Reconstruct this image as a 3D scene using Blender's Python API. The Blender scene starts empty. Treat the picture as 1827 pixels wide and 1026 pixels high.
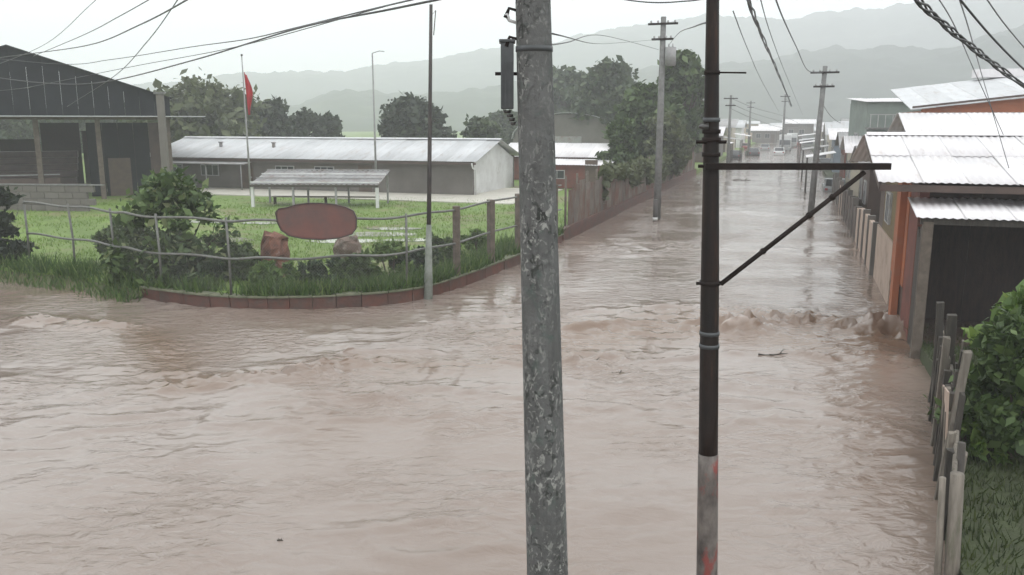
import bpy, math, random
import numpy as np
from mathutils import Vector, Matrix, Euler

random.seed(7)
RNG = np.random.default_rng(11)
S = bpy.context.scene
COL = S.collection
R = math.radians

# ---------------------------------------------------------------- camera, sky, sun, exposure
CAM_H, FPX, PITCH = 5.0, 1500.0, math.atan(295.0 / 1500.0)
cam = bpy.data.cameras.new('camera')
cam.sensor_width = 36.0
cam.lens = 36.0 * FPX / 1827.0
cam.clip_start, cam.clip_end = 0.1, 6000.0
cam_o = bpy.data.objects.new('camera', cam)
COL.objects.link(cam_o)
cam_o.location = (0, 0, CAM_H)
cam_o.rotation_euler = (math.pi / 2 - PITCH, 0, 0)
S.camera = cam_o

SUN_EL, SUN_ROT = R(58), R(150)
world = bpy.data.worlds.new('World')
S.world = world
world.use_nodes = True
wn, wl = world.node_tree.nodes, world.node_tree.links
wn.clear()
w_out = wn.new('ShaderNodeOutputWorld')
w_bg = wn.new('ShaderNodeBackground')
w_sky = wn.new('ShaderNodeTexSky')
w_sky.sky_type = 'NISHITA'
w_sky.sun_disc = False
w_sky.sun_elevation, w_sky.sun_rotation = SUN_EL, SUN_ROT
w_sky.air_density, w_sky.dust_density, w_sky.ozone_density = 1.0, 4.0, 1.0
w_hsv = wn.new('ShaderNodeHueSaturation')
w_hsv.inputs['Saturation'].default_value = 0.12
# overcast cloud deck: the standard overcast luminance, brighter overhead than at the horizon
w_tc = wn.new('ShaderNodeTexCoord')
w_sep = wn.new('ShaderNodeSeparateXYZ')
w_max = wn.new('ShaderNodeMath'); w_max.operation = 'MAXIMUM'; w_max.inputs[1].default_value = 0.0
w_mul = wn.new('ShaderNodeMath'); w_mul.operation = 'MULTIPLY_ADD'
w_mul.inputs[1].default_value = 0.5; w_mul.inputs[2].default_value = 17.0
w_noise = wn.new('ShaderNodeTexNoise')
w_noise.inputs['Scale'].default_value = 3.0; w_noise.inputs['Detail'].default_value = 5.0
w_nr = wn.new('ShaderNodeMapRange')
w_nr.inputs['To Min'].default_value = 0.88; w_nr.inputs['To Max'].default_value = 1.12
w_m2 = wn.new('ShaderNodeMath'); w_m2.operation = 'MULTIPLY'
w_comb = wn.new('ShaderNodeMix'); w_comb.data_type = 'RGBA'; w_comb.blend_type = 'MULTIPLY'
w_comb.inputs['Factor'].default_value = 1.0
w_mix = wn.new('ShaderNodeMix'); w_mix.data_type = 'RGBA'; w_mix.inputs['Factor'].default_value = 0.9
wl.new(w_sky.outputs[0], w_hsv.inputs['Color'])
wl.new(w_tc.outputs['Generated'], w_sep.inputs[0])
wl.new(w_sep.outputs['Z'], w_max.inputs[0])
wl.new(w_max.outputs[0], w_mul.inputs[0])
wl.new(w_tc.outputs['Generated'], w_noise.inputs['Vector'])
wl.new(w_noise.outputs['Fac'], w_nr.inputs['Value'])
wl.new(w_mul.outputs[0], w_m2.inputs[0]); wl.new(w_nr.outputs[0], w_m2.inputs[1])
w_comb.inputs['A'].default_value = (0.975, 1.0, 1.015, 1)
wl.new(w_m2.outputs[0], w_comb.inputs['B'])
wl.new(w_hsv.outputs[0], w_mix.inputs['A']); wl.new(w_comb.outputs['Result'], w_mix.inputs['B'])
wl.new(w_mix.outputs['Result'], w_bg.inputs['Color'])
w_bg.inputs['Strength'].default_value = 0.10
wl.new(w_bg.outputs[0], w_out.inputs['Surface'])

sun = bpy.data.lights.new('sun', 'SUN')
sun.energy, sun.angle, sun.color = 0.6, R(40), (1.0, 0.97, 0.93)
sun_o = bpy.data.objects.new('sun', sun)
COL.objects.link(sun_o)
sd = Vector((math.sin(SUN_ROT) * math.cos(SUN_EL), math.cos(SUN_ROT) * math.cos(SUN_EL), math.sin(SUN_EL)))
sun_o.rotation_euler = sd.to_track_quat('Z', 'Y').to_euler()
sun_o.location = (0, 0, 60)

vs = S.view_settings
vs.view_transform, vs.look, vs.exposure, vs.gamma = 'Standard', 'None', 0.22, 1.0
vs.use_curve_mapping = False
S.render.engine = 'CYCLES'
S.cycles.max_bounces = 8
S.cycles.diffuse_bounces = 3
S.cycles.glossy_bounces = 3
S.cycles.volume_bounces = 4
S.cycles.transparent_max_bounces = 8

# ---------------------------------------------------------------- helpers
ROAD_A = R(18.466)                                   # the street runs this far right of the view axis
U = Vector((math.sin(ROAD_A), math.cos(ROAD_A), 0))  # along the street
V = Vector((math.cos(ROAD_A), -math.sin(ROAD_A), 0)) # across it


def ray(x, y):
    dx, dy = (x - 913.5) / FPX, (513.0 - y) / FPX
    return Vector((dx, math.cos(PITCH) + dy * math.sin(PITCH), -math.sin(PITCH) + dy * math.cos(PITCH)))


def G(x, y, z=0.0):          # surveyed point at height z
    d = ray(x, y)
    t = (z - CAM_H) / d.z
    return Vector((d.x * t, d.y * t, z))


def W(x, y, Y):              # surveyed point at distance Y
    d = ray(x, y)
    t = Y / d.y
    return Vector((d.x * t, Y, CAM_H + d.z * t))


def link(o, parent=None):
    COL.objects.link(o)
    if parent is not None:
        o.parent = parent
    return o


def tag(o, label=None, cat=None, group=None, kind=None):
    if label: o['label'] = label
    if cat: o['category'] = cat
    if group: o['group'] = group
    if kind: o['kind'] = kind
    return o


def thing(name, label, cat, loc=(0, 0, 0), rz=0.0, group=None):
    o = bpy.data.objects.new(name, None)
    o.empty_display_size = 0.2
    COL.objects.link(o)
    o.location = loc
    o.rotation_euler = (0, 0, rz)
    return tag(o, label, cat, group)


class MB:
    def __init__(self):
        self.v, self.f = [], []

    def add(self, vs_, fs_):
        b = len(self.v)
        self.v.extend([tuple(p) for p in vs_])
        self.f.extend([tuple(i + b for i in q) for q in fs_])
        return self

    def box(self, c, s, rot=None, jit=0.0):
        hx, hy, hz = s[0] / 2, s[1] / 2, s[2] / 2
        M = Euler(rot).to_matrix() if rot else None
        P = []
        for sx, sy, sz in ((-1, -1, -1), (1, -1, -1), (1, 1, -1), (-1, 1, -1), (-1, -1, 1), (1, -1, 1), (1, 1, 1), (-1, 1, 1)):
            p = Vector((sx * hx, sy * hy, sz * hz))
            if jit: p += Vector((random.uniform(-jit, jit), random.uniform(-jit, jit), random.uniform(-jit, jit)))
            if M: p = M @ p
            P.append(Vector(c) + p)
        return self.add(P, [(0, 3, 2, 1), (4, 5, 6, 7), (0, 1, 5, 4), (1, 2, 6, 5), (2, 3, 7, 6), (3, 0, 4, 7)])

    def hexa(self, P):
        return self.add(P, [(0, 3, 2, 1), (4, 5, 6, 7), (0, 1, 5, 4), (1, 2, 6, 5), (2, 3, 7, 6), (3, 0, 4, 7)])

    def slab(self, quad, t):                         # a four-cornered sheet with thickness
        q = [Vector(p) for p in quad]
        n = (q[1] - q[0]).cross(q[3] - q[0]).normalized() * t
        return self.hexa([p - n for p in q] + q)

    def tube(self, pts, rad, n=8, caps=True):
        pts = [Vector(p) for p in pts]
        m = len(pts)
        if not hasattr(rad, '__len__'): rad = [rad] * m
        base = len(self.v)
        t0 = (pts[1] - pts[0]).normalized()
        ref = Vector((0, 0, 1)) if abs(t0.z) < 0.9 else Vector((1, 0, 0))
        a = t0.cross(ref).normalized()
        for i, p in enumerate(pts):
            t = (pts[min(i + 1, m - 1)] - pts[max(i - 1, 0)]).normalized()
            a = (a - t * a.dot(t)).normalized()
            b = t.cross(a)
            for k in range(n):
                w = 2 * math.pi * k / n
                self.v.append(tuple(p + (a * math.cos(w) + b * math.sin(w)) * rad[i]))
        for i in range(m - 1):
            for k in range(n):
                k2 = (k + 1) % n
                self.f.append((base + i * n + k, base + i * n + k2, base + (i + 1) * n + k2, base + (i + 1) * n + k))
        if caps:
            self.f.append(tuple(base + k for k in reversed(range(n))))
            self.f.append(tuple(base + (m - 1) * n + k for k in range(n)))
        return self

    def prism(self, poly, t, axis=1):                # polygon in x,z extruded along y (centred)
        n = len(poly)
        P = [(x, -t / 2, z) for x, z in poly] + [(x, t / 2, z) for x, z in poly]
        F = [tuple(range(n)), tuple(reversed(range(n, 2 * n)))]
        F += [(i, i + n, (i + 1) % n + n, (i + 1) % n) for i in range(n)]
        if axis == 0: P = [(y, x, z) for x, y, z in P]
        return self.add(P, F)

    def build(self, name, m, parent=None, smooth=False, bevel=0.0, seg=2):
        me = bpy.data.meshes.new(name)
        me.from_pydata(self.v, [], self.f)
        me.validate()
        if smooth: me.polygons.foreach_set('use_smooth', [True] * len(me.polygons))
        me.materials.append(m)
        me.update()
        o = bpy.data.objects.new(name, me)
        link(o, parent)
        if smooth and not bevel:
            pass
        if bevel:
            b = o.modifiers.new('bevel', 'BEVEL')
            b.width, b.segments, b.limit_method = bevel, seg, 'ANGLE'
        return o


def copy_of(o, name, parent=None, loc=None, rot=None, scale=None):
    c = bpy.data.objects.new(name, o.data)
    link(c, parent)
    if loc is not None: c.location = loc
    if rot is not None: c.rotation_euler = rot
    if scale is not None: c.scale = scale
    return c


def bulk(name, V_, F_, m, parent=None, smooth=False):
    """mesh straight from numpy arrays; F_ is (n,3) or (n,4)"""
    me = bpy.data.meshes.new(name)
    V_ = np.asarray(V_, np.float32); F_ = np.asarray(F_, np.int32)
    k = F_.shape[1]
    me.vertices.add(len(V_)); me.vertices.foreach_set('co', V_.ravel())
    me.loops.add(F_.size); me.loops.foreach_set('vertex_index', F_.ravel())
    me.polygons.add(len(F_))
    me.polygons.foreach_set('loop_start', np.arange(0, F_.size, k, dtype=np.int32))
    me.polygons.foreach_set('loop_total', np.full(len(F_), k, np.int32))
    me.update(calc_edges=True)
    if smooth: me.polygons.foreach_set('use_smooth', np.ones(len(F_), bool))
    me.materials.append(m)
    return link(bpy.data.objects.new(name, me), parent)


_perm = RNG.random((256, 256)).astype(np.float64)


def vnoise(x, y):
    xi, yi = np.floor(x).astype(int), np.floor(y).astype(int)
    fx, fy = x - xi, y - yi
    fx = fx * fx * fx * (fx * (fx * 6 - 15) + 10); fy = fy * fy * fy * (fy * (fy * 6 - 15) + 10)
    a, b = _perm[xi % 256, yi % 256], _perm[(xi + 1) % 256, yi % 256]
    c, d = _perm[xi % 256, (yi + 1) % 256], _perm[(xi + 1) % 256, (yi + 1) % 256]
    return (a + (b - a) * fx) * (1 - fy) + (c + (d - c) * fx) * fy


def fbm(x, y, o=4):
    s, a, t = 0, 1.0, 0
    for i in range(o):
        s = s + a * vnoise(x * 2 ** i + 17 * i, y * 2 ** i + 31 * i); t += a; a *= 0.5
    return s / t


# ---------------------------------------------------------------- materials
def nodes(name):
    m = bpy.data.materials.new(name)
    m.use_nodes = True
    nt = m.node_tree
    return m, nt.nodes, nt.links, nt.nodes['Principled BSDF']


def mat(name, c1, c2=None, scale=4.0, rough=0.7, bump=0.0, bscale=None, c3=None, s3=1.2, stretch=(1, 1, 1), metal=0.0, spec=0.5, lo=0.35, hi=0.65, lo3=0.55, hi3=0.72, detail=6, rvar=0.0):
    m, n, l, b = nodes(name)
    b.inputs['Roughness'].default_value = rough
    b.inputs['Metallic'].default_value = metal
    b.inputs['Specular IOR Level'].default_value = spec
    if c2 is None: c2 = tuple(v * 0.75 for v in c1)
    tc = n.new('ShaderNodeTexCoord'); mp = n.new('ShaderNodeMapping')
    mp.inputs['Scale'].default_value = stretch
    oi = n.new('ShaderNodeObjectInfo')
    ad = n.new('ShaderNodeVectorMath'); ad.operation = 'ADD'
    sc = n.new('ShaderNodeMath'); sc.operation = 'MULTIPLY'; sc.inputs[1].default_value = 37.0
    l.new(oi.outputs['Random'], sc.inputs[0])
    l.new(tc.outputs['Object'], mp.inputs['Vector'])
    l.new(mp.outputs[0], ad.inputs[0]); l.new(sc.outputs[0], ad.inputs[1])
    nz = n.new('ShaderNodeTexNoise'); nz.inputs['Scale'].default_value = scale; nz.inputs['Detail'].default_value = detail
    nz.inputs['Roughness'].default_value = 0.62
    l.new(ad.outputs[0], nz.inputs['Vector'])
    mr = n.new('ShaderNodeMapRange'); mr.inputs['From Min'].default_value = lo; mr.inputs['From Max'].default_value = hi
    l.new(nz.outputs['Fac'], mr.inputs['Value'])
    mx = n.new('ShaderNodeMix'); mx.data_type = 'RGBA'
    mx.inputs['A'].default_value = (*c1, 1); mx.inputs['B'].default_value = (*c2, 1)
    l.new(mr.outputs[0], mx.inputs['Factor'])
    out = mx.outputs['Result']
    if c3 is not None:
        n3 = n.new('ShaderNodeTexNoise'); n3.inputs['Scale'].default_value = s3; n3.inputs['Detail'].default_value = 8
        n3.inputs['Roughness'].default_value = 0.7
        l.new(ad.outputs[0], n3.inputs['Vector'])
        m3 = n.new('ShaderNodeMapRange'); m3.inputs['From Min'].default_value = lo3; m3.inputs['From Max'].default_value = hi3
        l.new(n3.outputs['Fac'], m3.inputs['Value'])
        x3 = n.new('ShaderNodeMix'); x3.data_type = 'RGBA'
        l.new(out, x3.inputs['A']); x3.inputs['B'].default_value = (*c3, 1)
        l.new(m3.outputs[0], x3.inputs['Factor'])
        out = x3.outputs['Result']
    if rvar:
        hv = n.new('ShaderNodeHueSaturation')
        m4 = n.new('ShaderNodeMapRange'); m4.inputs['To Min'].default_value = 1 - rvar; m4.inputs['To Max'].default_value = 1 + rvar
        l.new(oi.outputs['Random'], m4.inputs['Value']); l.new(m4.outputs[0], hv.inputs['Value'])
        l.new(out, hv.inputs['Color']); out = hv.outputs[0]
    l.new(out, b.inputs['Base Color'])
    if bump:
        nb = n.new('ShaderNodeTexNoise'); nb.inputs['Scale'].default_value = bscale or scale * 4; nb.inputs['Detail'].default_value = 5
        l.new(ad.outputs[0], nb.inputs['Vector'])
        bp = n.new('ShaderNodeBump'); bp.inputs['Strength'].default_value = bump; bp.inputs['Distance'].default_value = 0.02
        l.new(nb.outputs['Fac'], bp.inputs['Height']); l.new(bp.outputs[0], b.inputs['Normal'])
    return m


def leaf_mat(name, ca, cb, cc=None, trans=0.25, rough=0.5):
    m, n, l, b = nodes(name)
    g = n.new('ShaderNodeNewGeometry')
    cr = n.new('ShaderNodeValToRGB')
    e = cr.color_ramp.elements
    e[0].color = (*ca, 1); e[1].color = (*cb, 1)
    if cc:
        k = e.new(0.85); k.color = (*cb, 1); e[-1].color = (*cc, 1)
    l.new(g.outputs['Random Per Island'], cr.inputs['Fac'])
    l.new(cr.outputs[0], b.inputs['Base Color'])
    b.inputs['Roughness'].default_value = rough
    b.inputs['Specular IOR Level'].default_value = 0.35
    tr = n.new('ShaderNodeBsdfTranslucent')
    l.new(cr.outputs[0], tr.inputs['Color'])
    ms = n.new('ShaderNodeMixShader'); ms.inputs[0].default_value = trans
    l.new(b.outputs[0], ms.inputs[1]); l.new(tr.outputs[0], ms.inputs[2])
    l.new(ms.outputs[0], n['Material Output'].inputs['Surface'])
    return m


M = {}
M['mud'] = mat('mud', (0.16, 0.10, 0.07), (0.11, 0.075, 0.05), 0.6, 0.8)
M['lawn'] = mat('lawn', (0.14, 0.215, 0.04), (0.10, 0.165, 0.028), 0.8, 0.8, 0.4, 20, c3=(0.17, 0.14, 0.08), s3=0.35, lo3=0.5, hi3=0.68)
M['bank'] = mat('muddy_bank', (0.10, 0.085, 0.045), (0.07, 0.09, 0.03), 2.5, 0.7, 0.6, 14)
M['yard_grass'] = mat('yard_grass', (0.05, 0.065, 0.025), (0.035, 0.042, 0.018), 3, 0.85, 0.6, 30)  # dark greens: the yard's shade is put into the colour
M['slab'] = mat('yard_concrete', (0.50, 0.48, 0.42), (0.42, 0.40, 0.35), 0.9, 0.55, 0.1, 6)
M['red_wall'] = mat('red_painted_wall', (0.125, 0.045, 0.03), (0.065, 0.034, 0.026), 2.2, 0.6, 0.5, 14, c3=(0.07, 0.05, 0.04), s3=1.6, lo3=0.48, hi3=0.66, rvar=0.2)
M['green_lip'] = mat('mossy_coping', (0.085, 0.10, 0.055), (0.15, 0.15, 0.10), 4, 0.7, 0.3, 20)
M['concrete'] = mat('old_concrete', (0.19, 0.19, 0.185), (0.12, 0.12, 0.117), 5, 0.8, 0.4, 30)
M['post_brown'] = mat('stained_shaded_post', (0.13, 0.105, 0.085), (0.08, 0.065, 0.05), 5, 0.8, 0.4, 22)
M['pipe'] = mat('galvanised_pipe', (0.11, 0.11, 0.10), (0.16, 0.165, 0.15), 6, 0.5, metal=0.3)
M['wire'] = mat('galvanised_wire', (0.22, 0.22, 0.21), (0.16, 0.155, 0.145), 6, 0.55, metal=0.2)
M['cable'] = mat('black_cable', (0.035, 0.036, 0.038), (0.055, 0.055, 0.058), 8, 0.45)
M['zinc'] = mat('zinc_sheet', (0.50, 0.51, 0.52), (0.42, 0.43, 0.44), 1.2, 0.5, 0.05, 8, c3=(0.30, 0.25, 0.22), s3=1.3, lo3=0.54, hi3=0.8, stretch=(2.2, 0.5, 1), rvar=0.10)
M['zinc_white'] = mat('white_sheet', (0.72, 0.70, 0.71), (0.62, 0.60, 0.61), 1.0, 0.45, 0.05, 8, c3=(0.40, 0.34, 0.30), s3=1.4, lo3=0.55, hi3=0.82, stretch=(2.4, 0.45, 1), rvar=0.09)
M['zinc_dark'] = mat('dark_sheet', (0.020, 0.023, 0.027), (0.014, 0.016, 0.019), 1.0, 0.85, 0.1, 8, spec=0.05, rvar=0.12)
M['zinc_old'] = mat('weathered_sheet', (0.30, 0.30, 0.30), (0.22, 0.22, 0.22), 1.2, 0.6, 0.1, 8, c3=(0.16, 0.10, 0.075), s3=1.3, lo3=0.5, hi3=0.75, rvar=0.12)
M['wall_grey'] = mat('grey_brown_render', (0.150, 0.138, 0.125), (0.115, 0.105, 0.095), 0.8, 0.85, 0.2, 14, rvar=0.05)
M['wall_white'] = mat('white_render', (0.62, 0.63, 0.62), (0.5, 0.5, 0.49), 0.9, 0.8, 0.1, 12, c3=(0.33, 0.31, 0.28), s3=0.8)
M['wall_cream'] = mat('cream_render', (0.46, 0.42, 0.34), (0.36, 0.33, 0.27), 0.9, 0.8, 0.1, 12)
M['wall_green'] = mat('grey_green_render', (0.22, 0.26, 0.23), (0.17, 0.2, 0.18), 0.9, 0.8, 0.1, 12)
M['wall_blue'] = mat('grey_blue_render', (0.20, 0.24, 0.28), (0.15, 0.18, 0.21), 0.9, 0.8, 0.1, 12)
M['wall_orange'] = mat('orange_render', (0.36, 0.12, 0.05), (0.28, 0.095, 0.045), 1.2, 0.75, 0.15, 14, c3=(0.27, 0.12, 0.07), s3=1.2)
M['wall_red'] = mat('dark_red_render', (0.17, 0.05, 0.035), (0.10, 0.04, 0.03), 2.0, 0.7, 0.2, 14)
M['wall_olive'] = mat('olive_render', (0.16, 0.13, 0.055), (0.13, 0.09, 0.055), 1.6, 0.8, 0.2, 14)
M['wall_pink'] = mat('pale_pink_render', (0.43, 0.33, 0.27), (0.34, 0.26, 0.21), 1.4, 0.75, 0.2, 14, c3=(0.22, 0.16, 0.12), s3=1.4)
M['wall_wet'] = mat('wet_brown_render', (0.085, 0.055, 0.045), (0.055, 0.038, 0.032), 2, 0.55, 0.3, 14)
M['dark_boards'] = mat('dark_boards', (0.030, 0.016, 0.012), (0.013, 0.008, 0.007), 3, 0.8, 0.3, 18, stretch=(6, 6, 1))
M['wood'] = mat('weathered_wood', (0.21, 0.185, 0.155), (0.12, 0.105, 0.085), 3, 0.8, 0.5, 20, stretch=(5, 5, 0.7), c3=(0.075, 0.085, 0.045), s3=2.2, rvar=0.2)
M['wood_dark'] = mat('wet_dark_wood', (0.06, 0.052, 0.042), (0.035, 0.03, 0.026), 3, 0.7, 0.5, 20, stretch=(5, 5, 0.7), rvar=0.2)
M['fence_panel'] = mat('stained_fence_sheet', (0.17, 0.15, 0.13), (0.12, 0.105, 0.09), 1.5, 0.75, 0.3, 12, c3=(0.13, 0.065, 0.045), s3=0.9, lo3=0.45, hi3=0.65, rvar=0.18)
M['creosote'] = mat('dark_painted_steel', (0.010, 0.0085, 0.008), (0.022, 0.013, 0.010), 3, 0.5, 0.25, 25, stretch=(4, 4, 0.6), spec=0.25, c3=(0.045, 0.022, 0.014), s3=3.0, lo3=0.56, hi3=0.7)
M['pole_base'] = mat('peeling_pole_paint', (0.17, 0.15, 0.135), (0.04, 0.033, 0.03), 6, 0.7, 0.5, 22, c3=(0.19, 0.045, 0.038), s3=4.5, lo3=0.55, hi3=0.63, stretch=(1, 1, 0.5))
M['steel_brown'] = mat('rusty_angle_steel', (0.022, 0.015, 0.013), (0.013, 0.010, 0.009), 6, 0.7, 0.3, 20, spec=0.15)
M['insulator'] = mat('glazed_insulator', (0.5, 0.5, 0.5), (0.38, 0.38, 0.38), 4, 0.25)
M['insulator_dark'] = mat('dark_insulator', (0.03, 0.03, 0.03), (0.05, 0.045, 0.04), 4, 0.3)
M['device'] = mat('grey_device_metal', (0.07, 0.075, 0.08), (0.045, 0.05, 0.052), 5, 0.5, 0.1, 20)
M['sign_board'] = mat('red_brown_board', (0.15, 0.062, 0.05), (0.105, 0.052, 0.045), 1.6, 0.5, 0.2, 12, c3=(0.085, 0.06, 0.055), s3=1.0, lo3=0.45, hi3=0.7)
M['sign_rim'] = mat('dark_rim', (0.06, 0.04, 0.035), (0.04, 0.03, 0.028), 3, 0.55)
M['pedestal'] = mat('reddish_rock', (0.19, 0.075, 0.045), (0.08, 0.038, 0.028), 3.5, 0.8, 0.6, 10, c3=(0.26, 0.2, 0.17), s3=3.0, lo3=0.6, hi3=0.7)
M['pedestal_grey'] = mat('grey_brown_rock', (0.16, 0.11, 0.085), (0.09, 0.07, 0.055), 3.5, 0.8, 0.6, 10, c3=(0.3, 0.26, 0.22), s3=3.0, lo3=0.55, hi3=0.7)
M['flag'] = mat('red_cloth', (0.42, 0.015, 0.025), (0.3, 0.012, 0.02), 3, 0.8)
M['pole_grey'] = mat('grey_painted_pole', (0.30, 0.30, 0.30), (0.22, 0.22, 0.22), 3, 0.6)
M['pole_dark'] = mat('dark_slim_pole', (0.035, 0.033, 0.032), (0.06, 0.05, 0.045), 3, 0.6)
M['pole_pale'] = mat('pale_pole_foot', (0.22, 0.235, 0.21), (0.13, 0.145, 0.12), 4, 0.7, 0.3, 20)
M['trunk'] = mat('bark', (0.09, 0.07, 0.055), (0.055, 0.045, 0.035), 4, 0.9, 0.6, 14, stretch=(3, 3, 0.8))
M['glass'] = mat('window_glass', (0.02, 0.024, 0.028), (0.03, 0.034, 0.038), 1, 0.08)
M['door'] = mat('door_paint', (0.10, 0.07, 0.05), (0.07, 0.05, 0.04), 3, 0.6)
M['frame'] = mat('window_frame', (0.4, 0.4, 0.39), (0.3, 0.3, 0.3), 3, 0.6)
M['car_dark'] = mat('dark_car_paint', (0.03, 0.033, 0.038), (0.025, 0.027, 0.03), 1, 0.3)
M['car_white'] = mat('white_car_paint', (0.6, 0.6, 0.6), (0.52, 0.52, 0.52), 1, 0.35)
M['car_silver'] = mat('silver_car_paint', (0.26, 0.27, 0.27), (0.21, 0.22, 0.22), 1, 0.35)
M['car_red'] = mat('red_car_paint', (0.25, 0.035, 0.03), (0.2, 0.03, 0.025), 1, 0.35)
M['tyre'] = mat('tyre_rubber', (0.015, 0.015, 0.015), (0.025, 0.024, 0.022), 5, 0.85)
M['lamp'] = mat('lamp_glass', (0.5, 0.48, 0.44), (0.42, 0.4, 0.38), 3, 0.2)
M['tail'] = mat('tail_lamp', (0.3, 0.02, 0.02), (0.25, 0.02, 0.02), 3, 0.25)
M['plastic'] = mat('white_plastic', (0.5, 0.5, 0.48), (0.42, 0.42, 0.4), 3, 0.45)
M['branch'] = mat('wet_driftwood', (0.05, 0.038, 0.03), (0.035, 0.027, 0.022), 6, 0.55, 0.5, 20)
M['leaf_far'] = leaf_mat('far_leaves', (0.03, 0.05, 0.025), (0.065, 0.09, 0.04), (0.09, 0.12, 0.055))
M['leaf_dark'] = leaf_mat('dark_leaves', (0.016, 0.026, 0.016), (0.035, 0.05, 0.026), (0.05, 0.068, 0.035))
M['leaf_bush'] = leaf_mat('bush_leaves', (0.022, 0.042, 0.02), (0.05, 0.085, 0.035), (0.16, 0.2, 0.11))
M['leaf_bright'] = leaf_mat('bright_leaves', (0.07, 0.13, 0.03), (0.15, 0.23, 0.05), (0.22, 0.30, 0.08))
M['leaf_mid'] = leaf_mat('mid_leaves', (0.035, 0.06, 0.02), (0.075, 0.12, 0.035), (0.12, 0.17, 0.06))
M['leaf_weed'] = leaf_mat('weed_leaves', (0.05, 0.10, 0.02), (0.11, 0.18, 0.04), (0.2, 0.26, 0.09))
M['leaf_shrub'] = leaf_mat('shrub_leaves', (0.03, 0.06, 0.02), (0.095, 0.15, 0.045), (0.30, 0.34, 0.18))
M['leaf_olive'] = leaf_mat('olive_leaves', (0.06, 0.075, 0.035), (0.10, 0.12, 0.05), (0.14, 0.16, 0.075))
M['grass'] = leaf_mat('grass_blades', (0.09, 0.165, 0.025), (0.15, 0.24, 0.04), (0.24, 0.29, 0.09), 0.3, 0.6)
M['weed'] = leaf_mat('weed_blades', (0.04, 0.085, 0.02), (0.09, 0.15, 0.035), (0.17, 0.22, 0.08), 0.3, 0.6)
M['yard_blade'] = leaf_mat('yard_blades', (0.025, 0.04, 0.014), (0.055, 0.075, 0.022), (0.09, 0.11, 0.035), 0.3, 0.6)  # blade colours darkened to carry the same yard shade
M['hill'] = mat('hillside_forest', (0.045, 0.06, 0.045), (0.025, 0.035, 0.028), 0.035, 0.95, 0.0, c3=(0.07, 0.085, 0.06), s3=0.012, spec=0.1)
M['forest'] = leaf_mat('forest_clumps', (0.022, 0.034, 0.024), (0.05, 0.065, 0.042), None, 0.1, 0.8)

# mottled concrete with lichen for the big pole
m, n, l, b = nodes('lichen_concrete')
tc = n.new('ShaderNodeTexCoord')
mp = n.new('ShaderNodeMapping'); mp.inputs['Scale'].default_value = (1, 1, 0.7); l.new(tc.outputs['Object'], mp.inputs[0])


def _nz(sc, det, lo, hi, dist=0.0):
    q = n.new('ShaderNodeTexNoise'); q.inputs['Scale'].default_value = sc; q.inputs['Detail'].default_value = det
    q.inputs['Distortion'].default_value = dist; q.inputs['Roughness'].default_value = 0.6
    l.new(mp.outputs[0], q.inputs['Vector'])
    r_ = n.new('ShaderNodeMapRange'); r_.inputs['From Min'].default_value = lo; r_.inputs['From Max'].default_value = hi
    l.new(q.outputs['Fac'], r_.inputs['Value'])
    return r_.outputs[0]


def _mx(a, c, fac):
    q = n.new('ShaderNodeMix'); q.data_type = 'RGBA'
    if isinstance(a, tuple): q.inputs['A'].default_value = (*a, 1)
    else: l.new(a, q.inputs['A'])
    q.inputs['B'].default_value = (*c, 1)
    l.new(fac, q.inputs['Factor'])
    return q.outputs['Result']


c_ = _mx((0.115, 0.117, 0.115), (0.07, 0.072, 0.07), _nz(3, 7, 0.4, 0.62))
_st = n.new('ShaderNodeMapping'); _st.inputs['Scale'].default_value = (9, 9, 0.5); l.new(tc.outputs['Object'], _st.inputs[0])
_sn = n.new('ShaderNodeTexNoise'); _sn.inputs['Scale'].default_value = 2.0; _sn.inputs['Detail'].default_value = 5; l.new(_st.outputs[0], _sn.inputs['Vector'])
_sr = n.new('ShaderNodeMapRange'); _sr.inputs['From Min'].default_value = 0.5; _sr.inputs['From Max'].default_value = 0.75; _sr.inputs['To Max'].default_value = 0.7
l.new(_sn.outputs['Fac'], _sr.inputs['Value'])
c_ = _mx(c_, (0.05, 0.05, 0.048), _sr.outputs[0])
_patch = _nz(2.2, 4, 0.42, 0.6)


def _and(a, c):
    q = n.new('ShaderNodeMath'); q.operation = 'MULTIPLY'; l.new(a, q.inputs[0]); l.new(c, q.inputs[1]); return q.outputs[0]


c_ = _mx(c_, (0.28, 0.285, 0.265), _and(_nz(21, 7, 0.54, 0.60, 0.9), _patch))
c_ = _mx(c_, (0.022, 0.025, 0.022), _and(_nz(15, 7, 0.54, 0.60, 0.9), _patch))
c_ = _mx(c_, (0.17, 0.175, 0.165), _nz(6, 7, 0.62, 0.72, 0.3))
c_ = _mx(c_, (0.065, 0.085, 0.075), _nz(9, 6, 0.57, 0.72, 0.4))
l.new(c_, b.inputs['Base Color'])
b.inputs['Roughness'].default_value = 0.85
nb = n.new('ShaderNodeTexNoise'); nb.inputs['Scale'].default_value = 26; nb.inputs['Detail'].default_value = 6
l.new(tc.outputs['Object'], nb.inputs['Vector'])
bp = n.new('ShaderNodeBump'); bp.inputs['Strength'].default_value = 0.6; bp.inputs['Distance'].default_value = 0.02
l.new(nb.outputs['Fac'], bp.inputs['Height']); l.new(bp.outputs[0], b.inputs['Normal'])
M['lichen'] = m

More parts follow.
